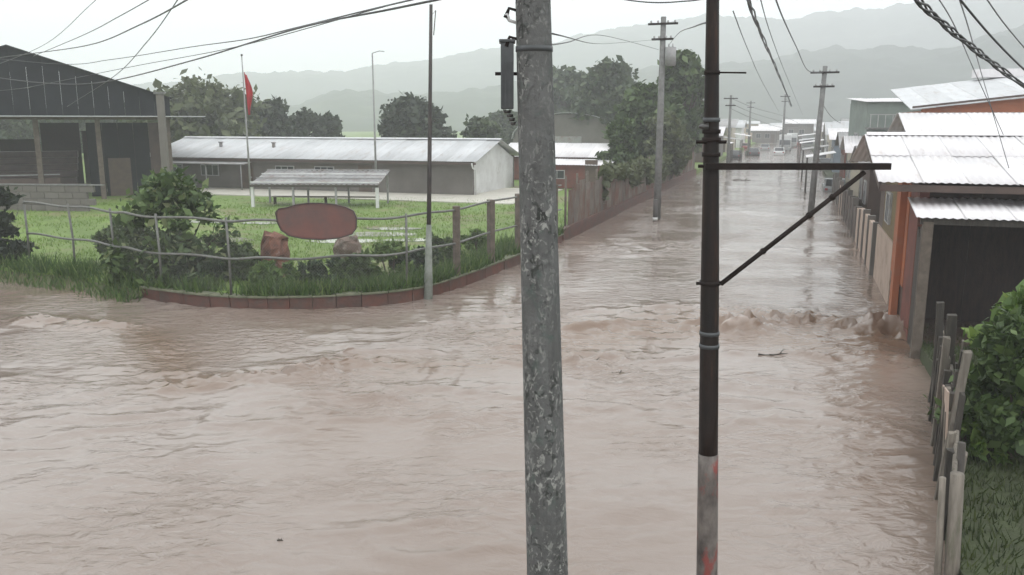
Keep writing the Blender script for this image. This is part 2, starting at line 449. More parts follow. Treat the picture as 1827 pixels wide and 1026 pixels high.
# silty flood water: opaque, with a wet sheen
m, n, l, b = nodes('flood_water')
tc = n.new('ShaderNodeTexCoord')
q = n.new('ShaderNodeTexNoise'); q.inputs['Scale'].default_value = 0.13; q.inputs['Detail'].default_value = 6
q.inputs['Distortion'].default_value = 0.8
l.new(tc.outputs['Object'], q.inputs['Vector'])
mr = n.new('ShaderNodeMapRange'); mr.inputs['From Min'].default_value = 0.35; mr.inputs['From Max'].default_value = 0.68
l.new(q.outputs['Fac'], mr.inputs['Value'])
mx = n.new('ShaderNodeMix'); mx.data_type = 'RGBA'
mx.inputs['A'].default_value = (0.246, 0.206, 0.182, 1); mx.inputs['B'].default_value = (0.195, 0.146, 0.117, 1)
l.new(mr.outputs[0], mx.inputs['Factor'])
at = n.new('ShaderNodeAttribute'); at.attribute_name = 'silt'          # fresh brown silt churned up by the current
af = n.new('ShaderNodeAttribute'); af.attribute_name = 'foam'
mxs = n.new('ShaderNodeMix'); mxs.data_type = 'RGBA'; mxs.inputs['B'].default_value = (0.165, 0.108, 0.074, 1)
l.new(at.outputs['Fac'], mxs.inputs['Factor']); l.new(mx.outputs['Result'], mxs.inputs['A'])
mxf = n.new('ShaderNodeMix'); mxf.data_type = 'RGBA'; mxf.inputs['B'].default_value = (0.42, 0.36, 0.32, 1)
l.new(af.outputs['Fac'], mxf.inputs['Factor']); l.new(mxs.outputs['Result'], mxf.inputs['A'])
l.new(mxf.outputs['Result'], b.inputs['Base Color'])
b.inputs['Roughness'].default_value = 0.05
b.inputs['Specular IOR Level'].default_value = 1.0
b.inputs['IOR'].default_value = 1.33
mp = n.new('ShaderNodeMapping'); mp.inputs['Scale'].default_value = (3.0, 5.2, 1); l.new(tc.outputs['Object'], mp.inputs[0])
n1 = n.new('ShaderNodeTexNoise'); n1.inputs['Scale'].default_value = 1.0; n1.inputs['Detail'].default_value = 4; n1.inputs['Distortion'].default_value = 0.6
l.new(mp.outputs[0], n1.inputs['Vector'])
bp = n.new('ShaderNodeBump'); bp.inputs['Distance'].default_value = 0.1
n2 = n.new('ShaderNodeTexNoise'); n2.inputs['Scale'].default_value = 0.35; n2.inputs['Detail'].default_value = 3
l.new(tc.outputs['Object'], n2.inputs['Vector'])
m2 = n.new('ShaderNodeMapRange'); m2.inputs['From Min'].default_value = 0.46; m2.inputs['From Max'].default_value = 0.66; m2.inputs['To Min'].default_value = 0.15; m2.inputs['To Max'].default_value = 1.0
l.new(n2.outputs['Fac'], m2.inputs['Value']); l.new(m2.outputs[0], bp.inputs['Strength'])
l.new(n1.outputs['Fac'], bp.inputs['Height']); l.new(bp.outputs[0], b.inputs['Normal'])
M['water'] = m

M['puddle'] = mat('puddle_water', (0.36, 0.37, 0.27), (0.28, 0.3, 0.2), 1.0, 0.04, spec=0.6)

# ---------------------------------------------------------------- ground, blocks of land, water
FIELD_Z = 0.35
g = MB(); g.add([(-2200, -300, -1.2), (2200, -300, -1.2), (2200, 1900, -1.2), (-2200, 1900, -1.2)], [(0, 1, 2, 3)])
tag(g.build('ground', M['mud']), kind='structure')

LEFT_SHORE = [Vector((x, y, 0)) for x, y in ((-70, 40), (-40, 33), (-21.66, 28.75), (-16.87, 27.1), (-14.09, 25.9), (-11.96, 24.5))]
WALL_PTS = [Vector((x, y, 0)) for x, y in ((-10.6, 23.75), (-8.24, 22.62), (-6.61, 22.34), (-4.84, 22.6), (-2.9, 23.5), (-1.5, 25.9), (0.24, 30.1), (2.06, 35.42))]
EDGE0 = Vector((2.06, 35.42, 0))


def spline(P, k=6):
    P = [Vector(p) for p in P]
    out = []
    for i in range(len(P) - 1):
        a, b_, c, d = P[max(i - 1, 0)], P[i], P[i + 1], P[min(i + 2, len(P) - 1)]
        for j in range(k):
            t = j / k
            out.append(0.5 * ((2 * b_) + (c - a) * t + (2 * a - 5 * b_ + 4 * c - d) * t * t + (3 * b_ - a - 3 * c + d) * t ** 3))
    out.append(P[-1])
    return out


WALL_LINE = spline(WALL_PTS, 6)


def land(name, poly, z, m, skirt=1.6, lip=0.5):
    k = len(poly)
    P = [(p.x, p.y, z) for p in poly] + [(p.x, p.y, z - skirt) for p in poly]
    F = [tuple(range(k))] + [(i, i + k, (i + 1) % k + k, (i + 1) % k) for i in range(k)]
    g = MB(); g.add(P, F)
    o = g.build(name, m)
    return tag(o, kind='structure')


field_poly = [Vector((-900, 140, 0)), Vector((-160, 62, 0))] + LEFT_SHORE + WALL_LINE + [EDGE0 + U * 260, EDGE0 + U * 260 + Vector((-40, 330, 0)), Vector((-900, 700, 0))]
field_poly = list(reversed(field_poly))
land('field', field_poly, FIELD_Z, M['lawn'])

RIGHT_EDGE = [Vector((x, y, 0)) for x, y in ((4.2, 3.0), (4.45, 6.0), (4.85, 8.6), (5.75, 10.4), (7.1, 13.0), (8.1, 15.2), (9.1, 18.7))]
R0 = Vector((9.1, 18.7, 0))
yard_poly = [Vector((4.1, -20, 0))] + RIGHT_EDGE + [R0 + U * 330, R0 + U * 330 + Vector((600, 0, 0)), Vector((700, -20, 0))]
yard_poly = list(reversed(yard_poly))
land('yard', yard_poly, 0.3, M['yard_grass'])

# paved strip in front of the long building, aligned with the street
slab = MB()
c0 = Vector((-2.6, 51.5, 0))
slab.hexa([c0 - V * 27 - U * 2.2 + Vector((0, 0, FIELD_Z - 0.1)), c0 + V * 3.5 - U * 2.2 + Vector((0, 0, FIELD_Z - 0.1)), c0 + V * 3.5 + U * 9 + Vector((0, 0, FIELD_Z - 0.1)), c0 - V * 27 + U * 9 + Vector((0, 0, FIELD_Z - 0.1)),
           c0 - V * 27 - U * 2.2 + Vector((0, 0, FIELD_Z + 0.06)), c0 + V * 3.5 - U * 2.2 + Vector((0, 0, FIELD_Z + 0.06)), c0 + V * 3.5 + U * 9 + Vector((0, 0, FIELD_Z + 0.06)), c0 - V * 27 + U * 9 + Vector((0, 0, FIELD_Z + 0.06))])
tag(slab.build('pavement', M['slab']), kind='structure')

# flood water surface
ys = [-12.0]
while ys[-1] < 260:
    y = ys[-1]
    ys.append(y + (0.5 if y < 2 else max(0.07, 0.0062 * y)))
xs_pos = [0.0]
while xs_pos[-1] < 110:
    x = xs_pos[-1]
    xs_pos.append(x + (0.11 if x < 13 else 0.11 + (x - 13) * 0.02))
xs = [-x for x in reversed(xs_pos[1:]) if x < 75] + xs_pos
GX, GY = np.meshgrid(np.array(xs), np.array(ys))


def seg_mask(px, w):
    best = np.zeros_like(GX)
    P = [G(x, y) for x, y in px]
    for a, b_ in zip(P[:-1], P[1:]):
        dx, dy = b_.x - a.x, b_.y - a.y
        t = np.clip(((GX - a.x) * dx + (GY - a.y) * dy) / (dx * dx + dy * dy), 0, 1)
        d2 = (GX - a.x - t * dx) ** 2 + (GY - a.y - t * dy) ** 2
        best = np.maximum(best, np.exp(-d2 / (w * w)))
    return best


wx = GX + 0.7 * (fbm(GX * 0.5, GY * 0.5, 2) - 0.5); wy = GY + 0.9 * (fbm(GX * 0.45 + 40, GY * 0.45 + 9, 2) - 0.5)
ca, sa = math.cos(R(7)), math.sin(R(7))
rx, ry = wx * ca + wy * sa, -wx * sa + wy * ca
rip = (1 - np.abs(2 * vnoise(rx * 1.0, ry * 1.9) - 1)) ** 2 * 0.6 + (1 - np.abs(2 * vnoise(rx * 2.3 + 60, ry * 4.2 + 12) - 1)) ** 2 * 0.32 + fbm(rx * 3.4 + 5, ry * 5.6, 2) * 0.28
calm = np.clip((fbm(GX * 0.16 + 3.3, GY * 0.2 + 8.1, 3) - 0.47) / 0.2, 0.14, 0.85)


def blob(px, py, sx, sy, a):
    c = G(px, py)
    return a * np.exp(-((GX - c.x) / sx) ** 2 - ((GY - c.y) / sy) ** 2)


for bl in ((260, 810, 1.6, 1.4, 1.1), (330, 950, 0.9, 1.0, 0.9), (760, 960, 1.4, 0.9, 1.2), (880, 880, 0.8, 0.8, 0.9), (1120, 900, 1.0, 1.2, 0.7),
           (1560, 760, 1.3, 2.4, 1.2), (1480, 900, 1.0, 1.2, 0.9), (860, 560, 2.2, 2.6, 0.9), (1180, 560, 2.4, 2.0, 0.8), (1560, 640, 1.5, 1.5, 1.0)):
    calm = np.maximum(calm, blob(*bl))
turb = np.maximum(seg_mask([(1660, 600), (1560, 580), (1420, 588), (1290, 572), (1130, 590), (1000, 625)], 1.55),
                  0.7 * seg_mask([(1000, 640), (850, 655), (640, 650), (430, 680), (330, 692)], 0.6))
turb = np.maximum(turb, 0.55 * seg_mask([(60, 572), (260, 590), (330, 680)], 0.5))
h_turb = 0.45 * (1 - np.abs(2 * fbm(wx * 2.2 + 7, wy * 3.2 + 3, 2) - 1)) ** 3 + 0.45 * (1 - np.abs(2 * vnoise(wx * 3.3 + 7, wy * 4.4 + 3) - 1)) ** 2
chop = np.clip(0.25 + 1.5 * (vnoise(GX * 0.55 + 9, GY * 0.7) - 0.3), 0.1, 1.3)
HZ = 0.105 * rip * calm + (0.40 + blob(1480, 585, 3.4, 1.4, 0.22)) * turb * h_turb * chop + 0.02 * fbm(GX * 0.3, GY * 0.3, 2)


def shear(px, w, amp, sd):                             # a thin standing ripple where two currents meet
    P = spline([G(x, y) for x, y in px], 6)
    best = np.zeros_like(GX)
    for a, b_ in zip(P[:-1], P[1:]):
        dx, dy = b_.x - a.x, b_.y - a.y
        t = np.clip(((GX - a.x) * dx + (GY - a.y) * dy) / (dx * dx + dy * dy), 0, 1)
        off = 0.16 * (vnoise(GX * 1.3 + sd, GY * 0.2) - 0.5)
        d = np.hypot(GX - a.x - t * dx, GY + off - a.y - t * dy)
        best = np.maximum(best, np.exp(-(d / w) ** 2))
    return amp * best * np.clip(vnoise(GX * 0.9 + 3 * sd, GY * 0.3) * 2.2 - 0.5, 0, 1)


for k_, (px, w, amp) in enumerate((([(620, 628), (760, 628), (940, 652)], 0.10, 0.09), ([(480, 668), (640, 655), (720, 650)], 0.10, 0.08),
                                   ([(430, 700), (560, 706), (720, 716)], 0.10, 0.08), ([(760, 690), (860, 705), (940, 712)], 0.09, 0.07),
                                   ([(0, 562), (80, 565), (130, 574), (240, 582)], 0.12, 0.09), ([(1010, 590), (1160, 578), (1330, 580), (1500, 556), (1600, 552)], 0.16, 0.15),
                                   ([(1010, 645), (1100, 650), (1250, 640)], 0.10, 0.10), ([(1310, 630), (1400, 628), (1480, 640)], 0.12, 0.10),
                                   ([(1020, 560), (1100, 548), (1230, 552)], 0.12, 0.08), ([(1090, 595), (1240, 600)], 0.1, 0.08),
                                   ([(1450, 600), (1560, 606), (1650, 622)], 0.14, 0.13), ([(140, 690), (300, 700), (420, 690)], 0.1, 0.08))):
    HZ += shear(px, w, amp, 5.0 * k_ + 1)
sp = G(1618, 560)
HZ += 0.07 * np.exp(-((GX - sp.x + 0.3) ** 2 + (GY - sp.y) ** 2) / 0.55) * (0.5 + fbm(GX * 3.1, GY * 3.1, 3))
fadeY = np.clip(1.25 - GY / 110, 0.5, 1)
HZ = HZ * fadeY - 0.03
ny, nx = GX.shape
idx = np.arange(ny * nx).reshape(ny, nx)
F = np.stack([idx[:-1, :-1], idx[:-1, 1:], idx[1:, 1:], idx[1:, :-1]], -1).reshape(-1, 4)
o = bulk('water', np.stack([GX, GY, HZ], -1).reshape(-1, 3), F, M['water'], smooth=True)
tag(o, kind='structure')
silt = np.clip(1.15 * turb * (0.5 + 0.9 * fbm(GX * 0.35, GY * 0.8, 3)) + blob(1560, 600, 3.0, 2.6, 0.7) + blob(1600, 800, 1.6, 4.0, 0.5) + 0.3 * np.clip(fbm(GX * 0.12 + 5, GY * 0.3, 4) * 2 - 0.9, 0, 1), 0, 1)
foam = np.clip((turb * h_turb * chop - 0.30) * 3.0, 0, 0.8) * np.clip(fbm(GX * 4, GY * 6, 2) * 3 - 1, 0, 1)
foam = np.maximum(foam, 0.7 * np.exp(-((GX - sp.x + 0.3) ** 2 + (GY - sp.y) ** 2) / 0.4) * np.clip(fbm(GX * 3, GY * 3, 3) * 3 - 1, 0, 1))
for nm, ar in (('silt', silt), ('foam', foam)):
    a_ = o.data.attributes.new(nm, 'FLOAT', 'POINT')
    a_.data.foreach_set('value', ar.astype(np.float32).ravel())

# ---------------------------------------------------------------- hills
def hill(name, az_prof, r0, r1, rback, m, nz=0.10, nr=40, na=150):
    """az_prof: (azimuth deg, ridge height) ; slope rises from r0 to r1, falls to rback"""
    az = np.linspace(az_prof[0][0], az_prof[-1][0], na)
    hh = np.interp(az, [a for a, _ in az_prof], [z for _, z in az_prof])
    rr = np.concatenate([np.linspace(r0, r1, nr), np.linspace(r1, rback, 8)[1:]])
    A, RR = np.meshgrid(np.radians(az), rr)
    t = np.where(RR <= r1, (RR - r0) / (r1 - r0), 1 - (RR - r1) / (rback - r1))
    t = np.clip(t, 0, 1); t = t * t * (3 - 2 * t)
    X, Y = RR * np.sin(A), RR * np.cos(A)
    Zh = hh[None, :] * t * (1 + nz * 2 * (fbm(X / 60, Y / 60, 4) - 0.5)) + t * 10 * (fbm(X / 15, Y / 15, 3) - 0.5) - 1.0
    k = len(rr)
    idx = np.arange(k * na).reshape(k, na)
    F = np.stack([idx[:-1, :-1], idx[:-1, 1:], idx[1:, 1:], idx[1:, :-1]], -1).reshape(-1, 4)
    o = bulk(name, np.stack([X, Y, Zh], -1).reshape(-1, 3), F, m, smooth=True)
    tag(o, kind='structure')
    return X[:nr], Y[:nr], Zh[:nr]


def az_of(px): return math.degrees(math.atan2(px - 913.5, 1529.0))
def rz(py, r): return 5 + (218 - py) / 1529.0 * r


prof_far = [(-50, 45), (az_of(0), 50), (az_of(280), rz(158, 1250)), (az_of(450), rz(140, 1250)), (az_of(640), rz(132, 1250)), (az_of(770), rz(112, 1250)), (az_of(900), rz(98, 1250)), (az_of(1000), rz(85, 1250)), (az_of(1120), rz(60, 1250)), (az_of(1250), rz(50, 1250)), (az_of(1400), rz(50, 1250)), (az_of(1550), rz(48, 1250)), (az_of(1700), rz(30, 1250)), (az_of(1827), rz(15, 1250)), (50, 165)]
hx1 = hill('hills', prof_far, 640, 1250, 1500, M['hill'], nr=70, na=520)
prof_mid = [(-50, 16), (az_of(0), 14), (az_of(300), rz(196, 680)), (az_of(450), rz(192, 680)), (az_of(540), rz(188, 680)), (az_of(620), rz(158, 680)), (az_of(690), rz(172, 680)), (az_of(780), rz(165, 680)), (az_of(900), rz(155, 680)), (az_of(1050), rz(135, 680)), (az_of(1200), rz(128, 680)), (az_of(1350), rz(118, 680)), (az_of(1450), rz(102, 680)), (az_of(1560), rz(100, 680)), (az_of(1700), rz(98, 680)), (az_of(1827), rz(70, 680)), (50, 100)]
hx2 = hill('foothills', prof_mid, 400, 690, 860, M['hill'], nr=50, na=400)


def leaf_quads(C, size, elong=1.4):
    k = len(C)
    nrm = RNG.normal(size=(k, 3)); nrm[:, 2] += 0.5
    nrm /= np.linalg.norm(nrm, axis=1, keepdims=True)
    a = np.cross(nrm, RNG.normal(size=(k, 3))); a /= np.linalg.norm(a, axis=1, keepdims=True)
    b_ = np.cross(nrm, a)
    s = (size * np.clip(np.exp(RNG.normal(-0.08, 0.38, k)), 0.4, 2.0))[:, None]
    Pq = np.stack([C - a * s * elong * 0.5, C + b_ * s * 0.42 - a * s * 0.05, C + a * s * elong * 0.5 - nrm * s * 0.12, C - b_ * s * 0.42 - a * s * 0.05], 1)
    return Pq.reshape(-1, 3), np.arange(4 * k).reshape(-1, 4)


# ---------------------------------------------------------------- trees and bushes
def crown_points(n_, clumps):
    """clumps: (centre, radii, weight)"""
    w = np.array([c[2] for c in clumps], float); w /= w.sum()
    k = RNG.choice(len(clumps), n_, p=w)
    C = np.array([c[0] for c in clumps]); Rr = np.array([c[1] for c in clumps])
    q = RNG.normal(size=(n_, 3)); q /= np.linalg.norm(q, axis=1, keepdims=True)
    rad = RNG.uniform(0.1, 1.0, (n_, 1)) ** 0.5 * RNG.choice([1.0, 1.0, 1.0, 1.25, 1.6], (n_, 1))
    return C[k] + q * rad * Rr[k]


def tree(loc, height, width, label, leaf='leaf_far', n_leaf=3500, size=0.42, trunk_h=0.3, group=None, nclump=16, name='tree', seed=0, spread=1.0):
    rnd = random.Random(seed)
    t = thing(name, label, 'tree', loc, rnd.uniform(0, 6), group)
    tr = MB()
    r = max(0.09, height * 0.028)
    top = Vector((rnd.uniform(-.3, .3), rnd.uniform(-.3, .3), height * 0.72))
    path = spline([(0, 0, -0.5), (rnd.uniform(-.15, .15), rnd.uniform(-.15, .15), height * trunk_h), tuple(top)], 4)
    tr.tube(path, [r * (1.25 - 0.95 * i / (len(path) - 1)) for i in range(len(path))], 7)
    clumps = []
    nclump = int(nclump * 2.2)
    for i in range(nclump):
        a = 2.4 * i + rnd.uniform(-.4, .4)
        f = (i + 0.5) / nclump
        zz = height * (trunk_h + (1 - trunk_h) * (0.08 + 0.84 * f))
        prof = math.sin(math.pi * min(1, 0.18 + 0.8 * f)) ** 0.7
        rr_ = width * 0.5 * prof * rnd.uniform(0.3, 1.0) * spread
        c = Vector((rr_ * math.cos(a), rr_ * math.sin(a), zz))
        s_ = width * rnd.uniform(0.06, 0.17)
        clumps.append((tuple(c), (s_ * rnd.uniform(.8, 1.4), s_ * rnd.uniform(.8, 1.4), s_ * rnd.uniform(0.55, 1.0)), s_ ** 1.7))
        k0 = path[min(len(path) - 1, int(len(path) * (0.35 + 0.5 * f)))]
        mid = (k0 + c) / 2 + Vector((0, 0, -0.05 * height))
        tr.tube([k0, mid, c], [r * 0.4, r * 0.25, r * 0.08], 5, False)
    tr.build('trunk', M['trunk'], t, True)
    P_ = crown_points(n_leaf, clumps)
    vv, ff = leaf_quads(P_, size)
    bulk('crown', vv, ff, M[leaf], t)
    return t


def bush(loc, height, width, label, leaf, n_leaf, size, nclump=14, seed=0, name='bush', stems=7, cat='bush', depth=None, group=None):
    rnd = random.Random(seed)
    t = thing(name, label, cat, loc, 0, group)
    st = MB()
    clumps = []
    dp = depth or width
    nclump = int(nclump * 1.6)
    for i in range(nclump):
        a = 2.4 * i + rnd.uniform(-.5, .5)
        f = rnd.uniform(0.12, 0.92)
        prof = math.sin(math.pi * min(1, 0.3 + 0.62 * f))
        k = math.sqrt(rnd.uniform(0.03, 1)) * prof * 0.5
        c = Vector((width * k * math.cos(a), dp * k * math.sin(a), height * f))
        s_ = min(width, height) * rnd.uniform(0.07, 0.19)
        clumps.append((tuple(c), (s_ * rnd.uniform(.7, 1.5), s_, s_ * rnd.uniform(.6, 1.1)), s_ ** 1.6))
        if i < stems:
            st.tube([(c.x * 0.15, c.y * 0.15, -0.15), (c.x * 0.6, c.y * 0.6, c.z * 0.6), tuple(c)], [0.035, 0.025, 0.01], 5, False)
    st.build('stem', M['trunk'], t, True)
    P_ = crown_points(n_leaf, clumps)
    vv, ff = leaf_quads(P_, size, 1.7)
    bulk('foliage', vv, ff, M[leaf], t)
    return t


def tree_at(px, base_y, top_y, w_px, Y, label, **k):
    b_ = W(px, 218, Y); zt = W(px, top_y, Y).z
    return tree((b_.x, Y, FIELD_Z), zt - FIELD_Z, w_px / 1529.0 * Y, label, **k)


tree_at(355, 250, 152, 190, 84, 'broad pale green tree beside the dark hall roof', leaf='leaf_olive', n_leaf=6500, size=0.5, seed=1, spread=1.15, nclump=26)
tree_at(487, 246, 180, 84, 92, 'rounded dark tree behind the long roof, next to the red flag', leaf='leaf_dark', n_leaf=4200, size=0.45, seed=2)
tree_at(545, 246, 198, 60, 95, 'small twin-topped dark tree behind the middle of the long roof', leaf='leaf_dark', n_leaf=2600, size=0.45, seed=3)
tree_at(585, 246, 203, 52, 97, 'smallest rounded dark tree behind the long roof', leaf='leaf_dark', n_leaf=2200, size=0.45, seed=4)
tree_at(742, 246, 178, 120, 88, 'largest dark tree behind the long roof, by the slim black pole', leaf='leaf_dark', n_leaf=6000, size=0.45, seed=5, nclump=22)
tree_at(702, 246, 196, 52, 90, 'narrow dark tree leaning on the largest dark tree', leaf='leaf_dark', n_leaf=2200, size=0.45, seed=6)
tree_at(858, 250, 210, 80, 82, 'low pale tree just behind the white end of the long roof', leaf='leaf_far', n_leaf=3000, size=0.42, seed=7, trunk_h=0.15)
tree_at(1012, 250, 125, 130, 120, 'tall hazy tree just to the side of the mottled concrete pole', leaf='leaf_far', n_leaf=5200, size=0.6, seed=8, nclump=20)
tree_at(1085, 260, 110, 130, 100, 'tall hazy tree behind the curved grey roof', leaf='leaf_far', n_leaf=6500, size=0.55, seed=9, nclump=22)
tree_at(1214, 300, 88, 95, 74, 'tallest leafy tree rising behind the street fence', leaf='leaf_mid', n_leaf=7000, size=0.4, seed=10, nclump=24, trunk_h=0.2)
tree_at(1150, 300, 150, 110, 70, 'wide leafy tree hanging over the middle of the street fence', leaf='leaf_mid', n_leaf=7000, size=0.38, seed=11, nclump=22, trunk_h=0.15)
tree_at(1235, 300, 140, 70, 88, 'leafy tree at the far end of the street fence', leaf='leaf_olive', n_leaf=5000, size=0.42, seed=12, nclump=20, trunk_h=0.12)
tree_at(1108, 290, 205, 60, 62, 'low dense tree at the near end of the sheet fence', leaf='leaf_mid', n_leaf=4200, size=0.32, seed=13, trunk_h=0.1)
tree_at(1190, 300, 200, 75, 66, 'short dense tree below the tallest leafy tree', leaf='leaf_olive', n_leaf=5000, size=0.34, seed=14, trunk_h=0.1)

for i, (px, ty, wp, Yd, lb_) in enumerate(((20, 195, 120, 105, 'hazy tree seen through the open side of the hall'), (110, 188, 110, 112, 'second hazy tree seen through the hall'), (195, 195, 120, 118, 'hazy tree behind the hall store room'),
                                          (285, 186, 120, 110, 'hazy tree between the hall and the broad pale tree'),
                                          (905, 200, 100, 122, 'hazy tree partly hidden by the mottled concrete pole'), (960, 190, 90, 140, 'distant hazy tree behind the mottled concrete pole'))):
    tree_at(px, 250, ty, wp, Yd, lb_, leaf='leaf_far', n_leaf=3800, size=0.6, seed=60 + i, trunk_h=0.06, nclump=18)

b1 = G(300, 505, FIELD_Z)
bush((b1.x, b1.y + 0.6, FIELD_Z), 3.1, 3.7, 'big loose leafy bush inside the fence corner', 'leaf_shrub', 5200, 0.15, 24, 21, depth=2.2, stems=16)
b2 = G(215, 470, FIELD_Z)
bush((b2.x, b2.y, FIELD_Z), 1.2, 1.6, 'low scrubby bush beside the big loose bush', 'leaf_mid', 2200, 0.13, 12, 22)
b3 = G(15, 470, FIELD_Z)
bush((b3.x - 0.5, b3.y, FIELD_Z), 2.6, 2.0, 'dark bush at the far left edge of the lawn', 'leaf_dark', 4200, 0.14, 16, 23)
for i, (px, py, hh, ww, lb) in enumerate(((420, 503, 1.1, 1.3, 'leafy weed clump between the big bush and the left rock pedestal'),
                                          (560, 512, 0.7, 1.7, 'low weed clump under the red-brown sign board'),
                                          (690, 500, 1.0, 2.2, 'wide weed clump at the bend of the fence'),
                                          (790, 470, 0.9, 1.2, 'weed clump just past the slim black pole'),
                                          (330, 512, 0.9, 1.6, 'weed clump at the foot of the big loose bush'),
                                          (480, 516, 0.75, 1.4, 'weed clump at the foot of the taller rock pedestal'),
                                          (625, 512, 0.8, 1.4, 'weed clump at the foot of the paler rock pedestal'),
                                          (735, 490, 0.9, 1.5, 'weed clump touching the pale foot of the slim black pole'),
                                          (850, 452, 0.8, 1.1, 'weed clump between two brown fence posts'),
                                          (250, 505, 0.8, 1.8, 'weed clump on the grassy shore where the wall begins'))):
    p = G(px, py, FIELD_Z)
    bush((p.x, p.y + 0.5, FIELD_Z), hh, ww, lb, ('leaf_mid', 'leaf_bush', 'leaf_weed')[i % 3], 2200, 0.12, 12, 30 + i, group='weed clumps along the fence')

# lawn and weed blades
def blades(name, P_, hmin, hmax, wd, m, label, cat='grass'):
    k = len(P_)
    a = RNG.uniform(0, 2 * math.pi, k)
    d = np.stack([np.cos(a), np.sin(a), np.zeros(k)], 1)
    hh = RNG.uniform(hmin, hmax, k)[:, None]
    lean = RNG.normal(0, 0.35, (k, 3)) * hh; lean[:, 2] = 0
    up = np.array([0, 0, 1.0])
    A = P_ - d * wd; B = P_ + d * wd; C_ = P_ + up * hh + lean
    o = bulk(name, np.stack([A, B, C_], 1).reshape(-1, 3), np.arange(3 * k).reshape(-1, 3), m)
    return tag(o, label, cat, kind='stuff')


def in_poly(x, y, poly):
    inside = np.zeros(len(x), bool)
    k = len(poly)
    for i in range(k):
        a, b_ = poly[i], poly[(i + 1) % k]
        c = ((a.y > y) != (b_.y > y)) & (x < (b_.x - a.x) * (y - a.y) / (b_.y - a.y + 1e-12) + a.x)
        inside ^= c
    return inside


k = 60000
yy = 22.3 + 30 * RNG.random(k) ** 1.5; xx = RNG.uniform(-0.62, 0.12, k) * yy * 1.05
cl = fbm(xx * 0.6, yy * 0.6, 3)
ok = in_poly(xx, yy, field_poly) & (RNG.random(k) < np.clip((cl - 0.3) * 3, 0.15, 1))
PP = np.stack([xx[ok], yy[ok], np.full(ok.sum(), FIELD_Z - 0.02)], 1)
blades('grass', PP, 0.05, 0.17, 0.022, M['grass'], 'short pale green grass on the lawn')
weeds = []
for a, b_ in zip(LEFT_SHORE[2:] + WALL_LINE[:-1], LEFT_SHORE[3:] + WALL_LINE[:1] + WALL_LINE[1:]):
    L = (b_ - a).length
    c = int(L * 420)
    t = RNG.random(c)
    nrm = Vector((-(b_ - a).y, (b_ - a).x, 0)).normalized()
    off = -0.12 + np.abs(RNG.normal(0, 0.55, c)) if a.x < -10.6 else -0.12 + np.abs(RNG.normal(0, 0.6, c))
    q = np.stack([a.x + (b_.x - a.x) * t + nrm.x * off, a.y + (b_.y - a.y) * t + nrm.y * off, np.full(c, FIELD_Z - 0.02)], 1)
    keep = RNG.random(c) < np.clip((fbm(q[:, 0] * 0.9, q[:, 1] * 0.9, 2) - 0.28) * 4 - 0.25, 0.03, 1)
    weeds.append(q[keep])
blades('weeds', np.concatenate(weeds), 0.12, 0.6, 0.03, M['weed'], 'tall weeds growing along the inside of the fence', 'weeds')
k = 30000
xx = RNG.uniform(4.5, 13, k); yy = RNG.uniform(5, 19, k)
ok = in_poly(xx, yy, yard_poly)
blades('yard_weeds', np.stack([xx[ok], yy[ok], np.full(ok.sum(), 0.28)], 1), 0.06, 0.2, 0.014, M['yard_blade'], 'dark grass with painted-in shade in the yard behind the wooden fence')

# puddles lying on the lawn
for i, (px, py, a_, b_) in enumerate(((660, 418, 2.0, 0.8), (620, 430, 1.6, 0.6), (560, 405, 1.2, 0.5), (740, 428, 1.3, 0.45), (400, 428, 1.3, 0.7), (380, 395, 1.6, 0.7), (470, 398, 1.0, 0.5), (700, 408, 1.4, 0.5))):
    c = G(px, py, FIELD_Z + 0.012)
    P_ = [(c.x + a_ * math.cos(w) * (0.8 + 0.35 * random.random()), c.y + b_ * math.sin(w) * (0.8 + 0.35 * random.random()), c.z + 0.002 * i) for w in [2 * math.pi * j / 22 for j in range(22)]]
    g = MB(); g.add(P_, [tuple(range(22))])
    tag(g.build('puddle', M['puddle']), kind='structure')

bank = MB()
BL = spline(LEFT_SHORE[1:] + [WALL_PTS[0]], 8)
bo, bi = [], []
for i, p in enumerate(BL):
    t = (BL[min(i + 1, len(BL) - 1)] - BL[max(i - 1, 0)]).normalized(); nn = Vector((-t.y, t.x, 0))
    bi.append(p + nn * 0.15 + Vector((0, 0, FIELD_Z + 0.015)))
    bo.append(p - nn * (0.55 + 0.5 * vnoise(np.array(i * 0.63), np.array(2.2))) + Vector((0, 0, -0.25)))
bm_ = [(a + b_) / 2 + Vector((0, 0, 0.06 * math.sin(i * 1.7))) for i, (a, b_) in enumerate(zip(bi, bo))]
k = len(BL)
bank.add(bi + bm_ + bo, [(i, i + k, i + k + 1, i + 1) for i in range(k - 1)] + [(i + k, i + 2 * k, i + 2 * k + 1, i + k + 1) for i in range(k - 1)])
tag(bank.build('shore', M['bank'], None, True), kind='structure')
PP = []
for a, b_, c in zip(bi, bm_, bo):
    for j in range(46):
        f = random.random() * 0.75
        q = a.lerp(c, f); PP.append((q.x + random.uniform(-.3, .3), q.y + random.uniform(-.2, .2), FIELD_Z - f * 0.6 - 0.02))
blades('shore_grass', np.array(PP), 0.12, 0.42, 0.022, M['weed'], 'rough grass hanging over the muddy shore', 'grass')

# ---------------------------------------------------------------- field wall and wire fence
fw = thing('garden_wall', 'low red-brown curved wall with mossy coping round the lawn corner', 'wall', (0, 0, 0))
pts = WALL_LINE


